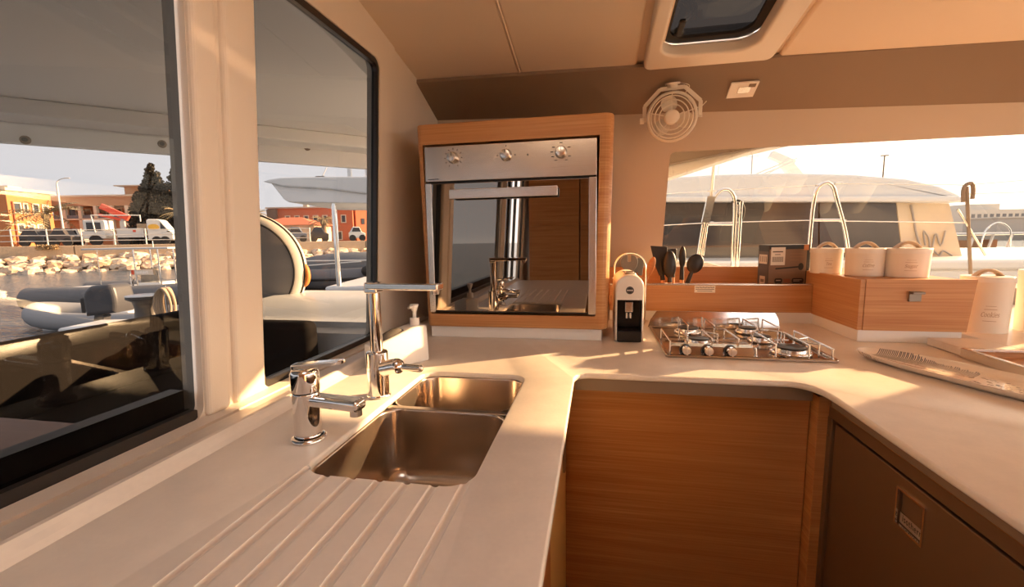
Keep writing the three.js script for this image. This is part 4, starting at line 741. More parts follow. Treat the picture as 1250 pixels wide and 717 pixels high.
{
  // ---- buildings
  const orange = std(0.66, 0.24, 0.085, 0.85, 0, { map: softNoise }), brown = std(0.50, 0.255, 0.13, 0.85, 0, { map: softNoise }), red = std(0.66, 0.20, 0.10, 0.85, 0, { map: softNoise }), trim = std(0.74, 0.62, 0.48, 0.8), glassDark = std(0.06, 0.065, 0.075, 0.15), roofC = std(0.60, 0.50, 0.40, 0.9), tileRed = std(0.76, 0.22, 0.10, 0.8), peach = std(0.80, 0.60, 0.42, 0.85);
  const ground = EYE.y - 0.06;
  const win = (parent, x, y, w, h, z, sill = true) => { const f = mesh('window', [span(x - w / 2 - 0.12, x + w / 2 + 0.12, y - 0.12, y, z, z + 0.10), span(x - w / 2 - 0.12, x + w / 2 + 0.12, y + h, y + h + 0.12, z, z + 0.10), span(x - w / 2 - 0.12, x - w / 2, y, y + h, z, z + 0.10), span(x + w / 2, x + w / 2 + 0.12, y, y + h, z, z + 0.10)], trim, parent); mesh('pane', span(x - w / 2, x + w / 2, y, y + h, z, z + 0.03), glassDark, f); };
  // orange block: corner at px 12, the sunlit side recedes to px 60
  {
    const c = deep(12, 270, 47), t = thing('orange_building', 'orange rendered harbour building with small pale windows', 'building', [c.x, ground, c.z], 101 * RAD);
    const H = deep(12, 233, 47).y - ground;                                // local +z is the sunlit side, -x runs away from it
    mesh('wall', span(-0, 4.6, 0, H, -14, 0), orange, t); mesh('roof', span(-0.3, 4.9, H, H + 0.30, -14.3, 0.35), roofC, t); mesh('roof_hut', span(3.0, 4.4, H + 0.3, H + 0.9, -6, -3), roofC, t);
    for (const [x, w] of [[0.85, 0.62], [1.7, 0.28], [2.75, 0.5], [3.8, 0.5]]) win(t, x, H - 2.25, w, 0.95, 0.0);
    for (const x of [0.95, 2.0, 3.0]) win(t, x, H - 4.35, 0.5, 0.8, 0.0);
    mesh('downpipe', [rod([0.45, 0.1, 0.1], [0.45, H - 1.1, 0.1], 0.08, 8)], red, t);
  }
  // brown arcaded range behind, in its own shade
  {
    const D = 58, a = deep(58, 290, D), b = deep(182, 290, D), t = thing('arcaded_building', 'brown flat-roofed range with white gallery columns', 'building', [a.x, ground, a.z], Math.atan2(-(b.z - a.z), b.x - a.x));
    const L = a.distanceTo(b), H = deep(110, 241, D).y - ground, g = deep(110, 252, D).y - ground, mid = deep(110, 267, D).y - ground;
    mesh('wall', span(-1, L + 1, 0, g + 0.2, -9, -2.2), brown, t); mesh('parapet', span(-1, L + 1, g, H, -9, 0), brown, t); mesh('roof', span(-1.2, L + 1.2, H, H + 0.2, -9.2, 0.3), roofC, t); mesh('gallery_floor', span(-1, L + 1, mid - 0.18, mid, -2.2, 0.05), trim, t);
    mesh('ground_wall', span(-1, L + 1, 0, mid - 0.2, -2.2, -0.3), brown, t);
    for (let i = 0; i < 8; i++) { const x = 0.6 + i * 2.05; mesh('column', span(x - 0.2, x + 0.2, 0, g, -0.3, 0.05), trim, t); }
    for (let i = 0; i < 7; i++) { const x = 1.65 + i * 2.05; win(t, x, mid + 0.15, 0.9, 1.2, -2.2); mesh('balustrade', span(x - 0.82, x + 0.82, mid, mid + 0.45, -0.18, -0.10), std(0.16, 0.18, 0.21, 0.6), t); }
    const hx = qp(150, 240, 0); mesh('roof_hut', span(L - 4.2, L - 0.5, H + 0.2, H + 1.5, -6, -2), brown, t); mesh('hut_roof', span(L - 5.2, L + 0.3, H + 1.5, H + 1.62, -6.5, -1.5), roofC, t);
  }
  // red block and tile-roofed pavilion through the second window
  {
    const D = 62, a = deep(330, 292, D), b = deep(432, 292, D), t = thing('red_building', 'red two-storey building with white-framed windows', 'building', [a.x, ground, a.z], Math.atan2(-(b.z - a.z), b.x - a.x));
    const L = a.distanceTo(b), H = deep(380, 254.5, D).y - ground;
    mesh('wall', span(0, L, 0, H, -8, 0), red, t); mesh('roof', span(-0.2, L + 0.2, H, H + 0.18, -8.2, 0.3), roofC, t); mesh('dark_wing', span(0, 1.35, 0, H - 0.1, 0, 0.4), std(0.22, 0.15, 0.11, 0.8), t);
    const e = new THREE.Group(); e.name = 'end_wing'; e.position.set(L + 0.3, 0, -0.4); e.rotation.y = 0.75; t.add(e); mesh('wing_wall', span(0, 2.2, 0, H - 0.25, -6, 0), red, e); mesh('wing_roof', span(-0.1, 2.4, H - 0.25, H - 0.1, -6.1, 0.2), roofC, e); mesh('wing_window', span(0.8, 1.25, H - 2.3, H - 1.5, 0, 0.06), glassDark, e);
    for (let i = 0; i < 7; i++) { const x = 2.7 + i * 1.3; win(t, x, H - 2.0, 0.5, 0.9, 0); }
    for (let i = 0; i < 3; i++) win(t, 7.0 + i * 1.4, 0.3, 0.6, 1.0, 0);
    mesh('chimney', [span(4.3, 4.9, H + 0.18, H + 0.7, -2, -1.4)], roofC, t);
  }
  {
    const D = 52, a = deep(314, 292, D), b = deep(384, 292, D), t = thing('harbour_pavilion', 'low peach pavilion with a bright red tiled roof', 'building', [a.x, ground, a.z], Math.atan2(-(b.z - a.z), b.x - a.x));
    const L = a.distanceTo(b), H = deep(350, 275, D).y - ground, R = deep(350, 266, D).y - ground;
    mesh('wall', span(0, L, 0, H, -5, 0), peach, t);
    const rf = new THREE.BufferGeometry(), x0 = -0.4, x1 = L + 0.6, zf = 0.6, zb = -5.6, y0 = H, y1 = R + 0.15, rx0 = 2.0, rx1 = L - 2.6, zr = -2.5; const v = [[x0, y0, zf], [x1, y0, zf], [x1, y0, zb], [x0, y0, zb], [rx0, y1, zr], [rx1, y1, zr]], tri = [0, 1, 5, 0, 5, 4, 1, 2, 5, 2, 3, 4, 2, 4, 5, 3, 0, 4, 0, 3, 2, 0, 2, 1]; rf.setAttribute('position', new THREE.Float32BufferAttribute(tri.flatMap((i) => v[i]), 3)); rf.computeVertexNormals();
    mesh('roof', rf, tileRed, t);
    for (const x of [1.9, 3.95]) win(t, x, H - 1.35, 1.5, 0.95, 0); mesh('door', span(0.55, 0.98, 0, H - 0.25, 0, 0.05), glassDark, t); mesh('column', [span(2.78, 3.0, 0, H, 0.1, 0.3)], trim, t);
  }
}
{
  // ---- trees
  const leafM = [std(0.040, 0.034, 0.022, 0.9), std(0.065, 0.050, 0.032, 0.9)], bark = std(0.22, 0.15, 0.10, 0.9), palmM = std(0.26, 0.20, 0.10, 0.7), palmDry = std(0.42, 0.29, 0.15, 0.8);
  const leafGeo = (n, f) => { const pos = []; for (let i = 0; i < n; i++) { const c = f(), s = rr(0.09, 0.20), u = V(rr(-1, 1), rr(-1, 1), rr(-1, 1)).normalize().multiplyScalar(s), w = V(rr(-1, 1), rr(-1, 1), rr(-1, 1)).cross(u).normalize().multiplyScalar(s * 0.75); const A = c.clone().add(u), B = c.clone().add(w), C = c.clone().sub(u), D = c.clone().sub(w); for (const p of [A, B, C, A, C, D]) pos.push(p.x, p.y, p.z); } const g = new THREE.BufferGeometry(); g.setAttribute('position', new THREE.Float32BufferAttribute(pos, 3)); g.computeVertexNormals(); return g; };
  function tree(label, px, pyTop, pyBase, D, widthPx, tips) {
    const b = deep(px, pyBase, D), H = deep(px, pyTop, D).y - b.y, W = widthPx / FPX * D / 2, t = thing('pine_tree', label, 'tree', [b.x, b.y, b.z]);
    const base = EYE.y - 0.1 - b.y; t.position.y = EYE.y - 0.1; const HH = H - base;
    mesh('trunk', [cyl(0.28, 0.12, HH * 0.75, 0, HH * 0.37, 0, 10)], bark, t);
    const blobs = []; for (const [cx, h0, spread] of tips) for (let k = 0; k < 34; k++) { const f = Math.pow(k / 33, 0.85), wide = spread * Math.pow(1 - f, 0.75); for (let m = 0; m < 3; m++) blobs.push([(cx + rr(-1, 1) * wide) * W, f * h0 * HH, (0.07 + 0.16 * (1 - f)) * W * rr(0.7, 1.2)]); }
    const fill = (n) => leafGeo(n, () => { const [x, y, r] = blobs[Math.floor(rnd() * blobs.length)], d = V(rr(-1, 1), rr(-1, 1), rr(-1, 1)).normalize().multiplyScalar(r * Math.pow(rnd(), 0.4)); return V(x + d.x, Math.max(0.15, y + d.y * 0.9), d.z); });
    const m1 = mesh('crown', fill(13000), leafM[0], t), m2 = mesh('crown', fill(9000), leafM[1], t);
    leafM.forEach((m) => (m.side = THREE.DoubleSide));
  }
  tree('dense dark pine between the arcaded building and the pillar', 197, 204, 290, 50, 92, [[-0.08, 1.0, 0.88], [0.60, 0.92, 0.6], [-0.60, 0.66, 0.5], [0.2, 0.74, 0.9], [-0.3, 0.8, 0.6]]);
  function palm(label, px, py, D, size) {
    const c = deep(px, py, D), g0 = EYE.y - 0.06, t = thing('palm_tree', label, 'tree', [c.x, g0, c.z], rr(0, 6)); const H = Math.max(0.4, c.y - g0);
    mesh('trunk', [cyl(0.30, 0.24, H, 0, H / 2, 0, 10), ball(0.38, 0, H, 0, 12, 8)], bark, t);
    for (let i = 0; i < 22; i++) {
      const a = i / 22 * 6.283 + rr(-0.1, 0.1), up = rr(-0.1, 1.05), pos = [], P = (k) => V(Math.cos(a) * size * k * (0.35 + 0.65 * Math.cos(up * 0.9)), H + size * (Math.sin(up) * k - 0.62 * k * k * (1.1 - 0.35 * up)) + 0.2, Math.sin(a) * size * k * (0.35 + 0.65 * Math.cos(up * 0.9))), side = V(-Math.sin(a), 0, Math.cos(a));
      for (let k = 1; k <= 13; k++) { const c0 = P(k / 13), c1 = P((k + 0.75) / 13), w = size * 0.17 * Math.sin(Math.PI * Math.min(1, 0.12 + k / 14.5)); for (const sg of [-1, 1]) { const tip = c1.clone().addScaledVector(side, sg * w).add(V(0, -w * 0.45, 0)), e = P((k + 0.5) / 13); pos.push(c0.x, c0.y, c0.z, e.x, e.y, e.z, tip.x, tip.y, tip.z); } }
      const g = new THREE.BufferGeometry(); g.setAttribute('position', new THREE.Float32BufferAttribute(pos, 3)); g.computeVertexNormals(); const m = i % 5 === 0 ? palmDry : palmM; m.side = THREE.DoubleSide; const f = mesh('frond', [g, tube([P(0), P(0.35), P(0.7), P(1)], 0.025, 8, 4)], m, t);
    }
  }
  palm('broad low palm in front of the orange building', 56, 264, 45, 3.6);
  palm('palm beside the white van and the pine', 222, 264, 46, 2.1);
  palm('slim palm at the left end of the red pavilion', 315, 262, 70, 1.9);
  palm('palm before the red building windows', 395, 272, 49.5, 1.8);
  const b = tagged('dry_bush', leafGeo(500, () => V(rr(-1, 1), Math.abs(rr(0, 0.5)), rr(-0.3, 0.3))), palmDry, 'small dry bush at the foot of the quay wall', 'bush'); { const k = qp(57, 303, 0.3), p = Q(k.s, k.y - 0.1, 0.3); b.position.copy(p); b.rotation.y = QA; b.scale.setScalar(0.6); }
}
{
  // ---- street lamp, lorry, van, cars on the quay
  const steelP = std(0.62, 0.58, 0.54, 0.5, 0.3), whiteP = std(0.78, 0.76, 0.72, 0.4), darkP = std(0.05, 0.05, 0.055, 0.25), redP = std(0.80, 0.10, 0.05, 0.5), tyre = std(0.03, 0.03, 0.03, 0.8);
  const g0 = EYE.y - 0.06, wheel = (x, z, r = 0.34) => [cyl(r, r, 0.22, 0, 0, 0, 18).rotateX(Math.PI / 2).translate(x, r, z)];
  { const D = 44, p = deep(78.5, 290, D), top = deep(78.5, 226, D).y - g0, t = thing('street_lamp', 'tall bent-arm street lamp before the arcaded building', 'street lamp', [p.x, g0, p.z], QA); mesh('pole', cyl(0.11, 0.07, top, 0, top / 2, 0, 10), steelP, t); mesh('arm', tube([[0, top, 0], [0.06, top + 0.25, 0], [0.35, top + 0.5, 0], [0.75, top + 0.62, 0]], 0.04, 14, 6), steelP, t); mesh('lamp_head', rbox(0.42, 0.08, 0.16, 0.03, 0.85, top + 0.62, 0), steelP, t); }
  {
    const d = -3.2, a = qp(107, 290, d), b = qp(182, 290, d), L = b.s - a.s, t = quayThing('crane_lorry', 'white flatbed lorry with a red folding crane on the quay', 'lorry', a.s, g0, d);
    mesh('cab', [rspan(0, 1.5, 0.55, 1.15, -0.9, 0.9, 0.06), rspan(0.12, 1.5, 1.15, 2.05, -0.85, 0.85, 0.10)], whiteP, t); mesh('cab_window', [span(0.35, 1.25, 1.2, 1.85, 0.86, 0.88), span(0.10, 0.12, 1.2, 1.85, -0.7, 0.7)], darkP, t);
    mesh('flatbed', rspan(1.7, L, 0.75, 0.90, -1.0, 1.0, 0.02), whiteP, t); mesh('side_board', rspan(2.3, L, 0.62, 1.36, 0.98, 1.04, 0.01), whiteP, t); mesh('marking', [span(3.35, 3.55, 1.05, 1.25, 1.04, 1.05)], redP, t);
    mesh('load', [rspan(3.5, 4.7, 0.9, 1.75, -0.6, 0.6, 0.03)], std(0.55, 0.38, 0.22, 0.7), t); mesh('load_box', rspan(4.3, 5.3, 0.9, 2.0, -0.7, 0.3, 0.05), whiteP, t); mesh('rack', [...bentRod([[0.9, 0.9, 0.92], [0.75, 2.42, 0.92], [3.9, 2.42, 0.92], [3.9, 1.9, 0.92]], 0.045, 6)], whiteP, t);
    mesh('crane_arm', [bar([1.2, 3.2, 0.2], [2.9, 2.2, 0.2], 0.35, 0.42), bar([1.0, 2.5, 0.25], [2.4, 2.1, 0.25], 0.2, 0.2)], redP, t); mesh('crane_post', span(2.3, 2.6, 0.9, 2.5, 0.0, 0.3), steelP, t);
    for (const x of [0.85, L - 1.4]) mesh('wheel', wheel(x, 0.85, 0.42), tyre, t);
  }
  {
    const d = -2.6, a = qp(184, 290, d), b = qp(216, 290, d), L = b.s - a.s, t = quayThing('white_van', 'white panel van with a yellow round logo', 'van', a.s, g0, d);
    const s = new THREE.Shape(); s.moveTo(0.05, 0.35); s.lineTo(L, 0.35); s.lineTo(L, 1.0); s.lineTo(L - 0.25, 1.18); s.lineTo(L - 0.75, 1.95); s.quadraticCurveTo(L - 0.85, 2.1, L - 1.1, 2.1); s.lineTo(0.25, 2.1); s.quadraticCurveTo(0.05, 2.1, 0.05, 1.9); s.closePath();
    mesh('body', extrude(s, 1.5, 0.08, 3).translate(0, 0, -0.75), whiteP, t); mesh('logo', cyl(0.30, 0.30, 0.02, 0, 0, 0, 20).rotateX(Math.PI / 2).scale(1.3, 0.8, 1).translate(L - 1.3, 1.45, 0.85), std(0.85, 0.50, 0.08, 0.5), t); mesh('side_window', extrude(poly([[L - 0.85, 1.25], [L - 0.42, 1.25], [L - 0.82, 1.85]]), 0.02).translate(0, 0, 0.83), darkP, t); mesh('door_handle', span(1.4, 1.6, 1.05, 1.12, 0.84, 0.87), darkP, t);
    for (const x of [0.65, L - 0.6]) mesh('wheel', wheel(x, 0.75), tyre, t);
  }
  const car = (label, px0, px1, d, m) => { const a = qp(px0, 292, d), b = qp(px1, 292, d), L = b.s - a.s, t = quayThing('parked_car', label, 'car', a.s, g0, d, 'cars parked along the quay'), k = L / 4.1; const s = new THREE.Shape(); s.moveTo(0.1, 0.3); s.lineTo(4.0, 0.3); s.lineTo(4.05, 0.75); s.quadraticCurveTo(3.6, 0.85, 3.2, 0.88); s.lineTo(2.6, 1.38); s.lineTo(1.1, 1.40); s.lineTo(0.35, 0.92); s.lineTo(0.05, 0.85); s.closePath(); mesh('body', extrude(s, 1.4, 0.08, 3).translate(0, 0, -0.7).scale(k, 1, 1), m, t); mesh('side_window', extrude(poly([[0.75, 0.93], [3.0, 0.93], [2.52, 1.3], [1.15, 1.32]]), 0.02).translate(0, 0, 0.775).scale(k, 1, 1), darkP, t); for (const x of [0.85, 3.25]) mesh('wheel', wheel(x * k, 0.7, 0.31), tyre, t); };
  car('dark car parked under the broad palm', 30, 62, -2.6, darkP); car('dark car parked beside the lorry cab', 66, 94, -2.6, std(0.10, 0.085, 0.08, 0.3)); car('silver car nose beside the lorry', 88, 106, -4.6, std(0.55, 0.53, 0.50, 0.3, 0.4));
  car('blue-grey car left of the hardtop post', 350, 376, -3.0, std(0.16, 0.19, 0.24, 0.3)); car('dark car behind the hardtop post', 379, 402, -3.0, darkP); car('white car at the right end of the quay', 426, 446, -3.0, whiteP);
}
{
  // ---- boats between us and the quay
  const tubeM = std(0.30, 0.295, 0.30, 0.6), tubeD = std(0.16, 0.155, 0.16, 0.6), gel = M.gelcoat, engine = std(0.075, 0.072, 0.078, 0.4), railM = M.chrome, canvasM = std(0.62, 0.62, 0.62, 0.7);
  function rib(name, label, px, py, D, len, turn, tm) {
    const b = deep(px, py, D), t = thing(name, label, 'dinghy', [b.x, WATER, b.z], turn), r = len * 0.062;
    mesh('tube', [tube([[-len / 2, r * 1.1, -len * 0.17], [len * 0.1, r * 1.15, -len * 0.18], [len * 0.36, r * 1.5, -len * 0.13], [len / 2, r * 1.9, 0], [len * 0.36, r * 1.5, len * 0.13], [len * 0.1, r * 1.15, len * 0.18], [-len / 2, r * 1.1, len * 0.17]], r, 70, 18), ball(r, 0, 0, 0).scale(1.6, 1, 1).translate(-len / 2, r * 1.1, -len * 0.17), ball(r, 0, 0, 0).scale(1.6, 1, 1).translate(-len / 2, r * 1.1, len * 0.17)], tm, t);
    mesh('rub_strake', [tube([[-len / 2, r * 1.1, len * 0.17 + r], [len * 0.1, r * 1.15, len * 0.18 + r], [len * 0.38, r * 1.5, len * 0.13 + r * 0.8], [len / 2 + r, r * 1.9, 0]], r * 0.12, 40, 6)], M.rubber, t);
    mesh('hull', [rspan(-len * 0.47, len * 0.34, -0.06, r * 0.9, -len * 0.13, len * 0.13, 0.05)], gel, t); return t;
  }
  const r1 = rib('inflatable_dinghy', 'grey inflatable dinghy afloat beside the outboard', 126, 382, 10.3, 3.3, 0.10 + Math.PI, tubeM);
  mesh('console', rspan(-0.35, 0.25, 0.2, 0.72, -0.28, 0.28, 0.05), M.rubber, r1); mesh('bow_locker', rspan(-1.0, 0.05, 0.34, 0.42, -0.35, 0.35, 0.02), gel, r1);
  // outboard motor tilted up on the stern
  {
    const c = deep(135, 366, 5.6), t = thing('outboard_motor', 'black outboard motor cowl standing over the dinghy stern', 'outboard', [c.x, c.y, c.z], 0.2);
    const s = new THREE.Shape(); s.moveTo(-0.20, -0.19); s.lineTo(0.17, -0.15); s.quadraticCurveTo(0.21, 0.0, 0.17, 0.16); s.quadraticCurveTo(0.15, 0.21, 0.08, 0.21); s.lineTo(-0.10, 0.19); s.quadraticCurveTo(-0.21, 0.14, -0.21, 0.02); s.closePath();
    mesh('cowl', extrude(s, 0.22, 0.05, 4).translate(0, 0, -0.11), engine, t); mesh('mid_section', [bar([-0.12, -0.18, 0], [-0.18, -0.42, 0], 0.10, 0.12), cyl(0.05, 0.05, 0.16, -0.17, -0.34, 0).rotateX(0)], engine, t); mesh('leg', bar([-0.15, -0.28, 0], [-0.42, -0.52, 0], 0.05, 0.12), engine, t);
  }
  // own stern platform with a winch and coiled rope
  {
    const w = deep(180, 376, 4.6), p = thing('stern_platform', 'white stern deck strip with the drum winch', 'deck', [w.x, 0, w.z], 0.2);
    const y = w.y - 0.16; mesh('deck', rspan(-0.75, 1.1, y - 0.10, y, -0.28, 0.22, 0.03), gel, p); mesh('support', rspan(-0.5, 0.95, WATER + 0.03, y - 0.09, -0.2, 0.15, 0.02), gel, p);
    const t = thing('drum_winch', 'dark drum winch with flared top on the white deck', 'winch', [w.x, y, w.z]); mesh('drum', lathe([[0.155, 0], [0.155, 0.03], [0.115, 0.05], [0.105, 0.16], [0.12, 0.23], [0.17, 0.26], [0.17, 0.285], [0.05, 0.29], [0, 0.29]], 40), std(0.11, 0.095, 0.085, 0.45, 0.3), t); mesh('self_tailer', lathe([[0.17, 0.287], [0.175, 0.295], [0.16, 0.30], [0, 0.30]], 36), M.satin, t);
    const rp = thing('coiled_rope', 'bundle of tan mooring rope hung beside the winch', 'rope', [w.x + 0.27, y, w.z + 0.02]); for (let i = 0; i < 8; i++) { const w = 0.045 + 0.012 * (i % 4), b = 0.03 + 0.02 * (i % 3), z = (i - 3.5) * 0.012; mesh('rope_loop', tube([[0, 0.37, z], [-w, 0.30, z], [-w * 1.1, 0.16, z + 0.01], [-w * 0.5, b, z], [w * 0.5, b + 0.01, z], [w, 0.18, z - 0.01], [w * 0.8, 0.31, z]], 0.013, 30, 6, true), std(0.42, 0.32, 0.23, 0.9), rp); } mesh('rope_post', cyl(0.012, 0.012, 0.40, 0.0, 0.20, 0), M.chrome, rp);
  }
  // RIB with console, windscreen and T-top
  {
    const b = deep(200, 372, 13.9), t = thing('console_rib_boat', 'white console motorboat with a windscreen and flat canopy', 'boat', [b.x, WATER, b.z], 0.25); const q = (px, py) => { const p = deep(px, py, 13.9); return t.worldToLocal ? p : p; };
    t.updateMatrixWorld(true); const L = (px, py) => t.worldToLocal(deep(px, py, 13.9)); const c0 = L(182, 352), c1 = L(208, 352), yb = L(195, 366).y, ys = L(195, 330).y, yt = L(195, 314).y, yTop = L(195, 304).y;
    mesh('tube', [tube([[-3.0, 0.38, -1.0], [0.9, 0.42, -1.05], [2.7, 0.58, -0.7], [3.6, 0.72, 0], [2.7, 0.58, 0.7], [0.9, 0.42, 1.05], [-3.0, 0.38, 1.0]], 0.33, 60, 16)], tubeD, t); mesh('hull', rspan(-2.9, 2.4, -0.03, 0.6, -0.8, 0.8, 0.06), gel, t);
    const cx = (c0.x + c1.x) / 2, cw = (c1.x - c0.x) / 2; mesh('console', rspan(cx - cw, cx + cw, 0.3, (yb + ys) / 2 + 0.12, -0.35, 0.35, 0.05), gel, t);
    mesh('windscreen', rspan(cx - cw * 0.75, cx + cw * 0.8, (yb + ys) / 2 + 0.1, ys + 0.12, 0.30, 0.31, 0.004), pane(0.72, 0.70, 0.66), t);
    const k = document.createElement('canvas'); k.width = 256; k.height = 64; const c = k.getContext('2d'); c.fillStyle = '#d8cdbf'; c.fillRect(0, 0, 256, 64); c.fillStyle = '#e0562c'; c.fillRect(4, 6, 34, 52); c.fillStyle = '#ffffff'; c.font = 'bold 46px sans-serif'; c.fillText('lomart', 48, 48); const tx = new THREE.CanvasTexture(k); tx.colorSpace = THREE.SRGBColorSpace; const a = L(176, 333), e = L(201, 329); mesh('name_panel', new THREE.PlaneGeometry(e.x - a.x, (e.x - a.x) / 4).translate((a.x + e.x) / 2, (a.y + e.y) / 2, 0.36), std(1, 1, 1, 0.5, 0, { map: tx }), t, true);
    for (const [x, z] of [[cx - cw * 1.0, 0.34], [cx + cw * 1.1, 0.34], [cx - cw, -0.34], [cx + cw * 1.1, -0.34]]) mesh('canopy_post', bentRod([[x, 0.4, z], [x - 0.02, yTop, z]], 0.022, 8), railM, t);
    const e0 = L(131, 306), e1 = L(226, 304); mesh('canopy_post', rod([e0.x + 0.2, 0.4, 0.3], [e0.x + 0.2, yTop, 0.3], 0.012, 6), railM, t);
    const ct = rbox(e1.x - e0.x, 0.05, 1.2, 0.02, (e0.x + e1.x) / 2, yTop + 0.03, 0, 3), p = ct.attributes.position; for (let i = 0; i < p.count; i++) { const u = (p.getX(i) - (e0.x + e1.x) / 2) / ((e1.x - e0.x) / 2); p.setY(i, p.getY(i) + 0.05 * (1 - u * u)); } ct.computeVertexNormals(); mesh('canopy', ct, canvasM, t);
    mesh('hand_rail', [...tube2([[cx - cw * 1.5, 0.4, 0.3], [cx - cw * 1.6, ys - 0.05, 0.3], [cx - cw * 1.2, ys, 0.3]], 0.018)], railM, t); mesh('steering_wheel', new THREE.TorusGeometry(0.16, 0.014, 8, 30).rotateY(1.2).translate(cx - cw * 1.35, (yb + ys) / 2 + 0.1, 0.15), M.black, t); mesh('antenna', rod([cx, yTop, 0], [cx, yTop + 0.25, 0], 0.012, 6), gel, t);
  }
  function tube2(p, r) { return [tube(p, r, 16, 8)]; }
  const r2 = rib('covered_dinghy', 'dark grey covered dinghy beyond the coaming', 432, 352, 18.5, 6.4, 0.15, tubeD);
  mesh('cover', ball(1, 0, 0, 0, 28, 16).scale(2.9, 0.72, 1.0).translate(0.1, 0.72, 0), std(0.15, 0.155, 0.165, 0.7), r2); mesh('fender', [ball(0.2, 1.15, 0.75, 1.5), ball(0.16, -1.2, 0.5, 1.7)], M.rubber, r2); mesh('lashing', [rod([-3.3, 1.15, 0.9], [3.3, 1.12, 0.9], 0.025), rod([-3.3, 0.85, 1.25], [0.8, 1.1, 1.1], 0.025)], M.white, r2);
  // neighbouring hardtop on posts seen through the second window
  {
    const D = 8.6, t0 = deep(322, 222, D), t1 = deep(520, 232, D), t = thing('neighbour_hardtop', 'white hardtop of the next boat carried on steel posts', 'boat', [t0.x, 0, t0.z], Math.atan2(-(t1.z - t0.z), t1.x - t0.x)); t.updateMatrixWorld(true); const L = (px, py) => t.worldToLocal(deep(px, py, D));
    const P = [[322, 222], [328, 219.5], [345, 217], [400, 216], [520, 216], [520, 242], [460, 238.5], [400, 231], [347, 228]].map(([x, y]) => { const p = L(x, y); return [p.x, p.y]; });
    mesh('upper_shell', extrude(poly(P), 2.6, 0.03, 2).translate(0, 0, -2.6), gel, t);
    const U = [[330, 224], [400, 230.5], [460, 238], [520, 242], [520, 252], [440, 248], [350, 246.5], [344, 243]].map(([x, y]) => { const p = L(x, y); return [p.x, p.y]; });
    mesh('lower_shell', extrude(poly(U), 2.45, 0.02, 2).translate(0, 0, -2.5), M.hardtop, t);
    for (const [px, z] of [[404, -0.15], [450, -0.2]]) { const a = L(px - 1.5, 250), b = L(px, 348); mesh('post', rod([b.x, WATER + 0.95, z], [a.x, a.y + 0.1, z], 0.05), M.chrome, t); }
    const hx = L(450, 348); mesh('hull', rspan(hx.x - 1.0, hx.x + 3.5, WATER - 0.2 + 0.25, WATER + 1.0, -2.4, -0.05, 0.06), gel, t);
    const r0 = L(381, 217), m0 = L(437, 215); mesh('deck_fitting', [rbox(0.28, 0.06, 0.1, 0.02, L(369, 216).x, L(369, 216).y, -0.4), rbox(0.18, 0.10, 0.1, 0.02, r0.x, r0.y + 0.03, -0.4)], M.rubber, t); mesh('mast_foot', [rspan(m0.x - 0.12, m0.x + 0.12, m0.y, m0.y + 0.55, -1.0, -0.8, 0.02), rspan(m0.x - 0.5, m0.x - 0.42, m0.y, m0.y + 0.5, -0.9, -0.82, 0.01)], M.satin, t); mesh('shroud', rod([r0.x, r0.y, -0.4], [r0.x + 0.22, r0.y + 0.4, -0.4], 0.012), M.chrome, t);
  }
}
// ================================================================ OUTSIDE THE SIDE WINDOW: own side deck, next catamaran, far harbour
{
  const d = structure('side_deck', 'white side deck of our own boat'); walls('deck', rspan(-1.0, 5.0, 0.55, 0.72, -3.45, -2.505, 0.02), M.gelcoat, d); walls('topside', span(-1.0, 5.0, WATER - 0.3, 0.55, -3.42, -2.6), M.gelcoat, d);
  walls('deck_step', extrude(poly([[0.30, 0.72], [1.05, 0.72], [1.0, 1.02], [0.62, 1.14], [0.30, 1.16]]), 0.16, 0.01).translate(0, 0, -2.80), M.gelcoat, d);
  // eyebrow of the coachroof above the window
  const Z = -2.72, P = [[800, 172], [965, 178], [905, 192], [812, 222], [795, 226]].map(([x, y]) => { const p = on(x, y, 2, Z); return [p.x, p.y]; });
  const e = thing('window_eyebrow', 'shaded beige eyebrow moulding outside the top corner of the window', 'moulding', [0, 0, 0]); const P2 = [[800, 168], [972, 174], [880, 190], [810, 204], [795, 206]].map(([x, y]) => { const p = on(x, y, 2, Z + 0.17); return [p.x, p.y]; }); mesh('moulding', extrude(poly(P), 0.16, 0.012, 2).translate(0, 0, Z), M.hardtop, e); mesh('upper_moulding', extrude(poly(P2), 0.05, 0.008, 2).translate(0, 0, Z + 0.165), M.taupe, e);
}
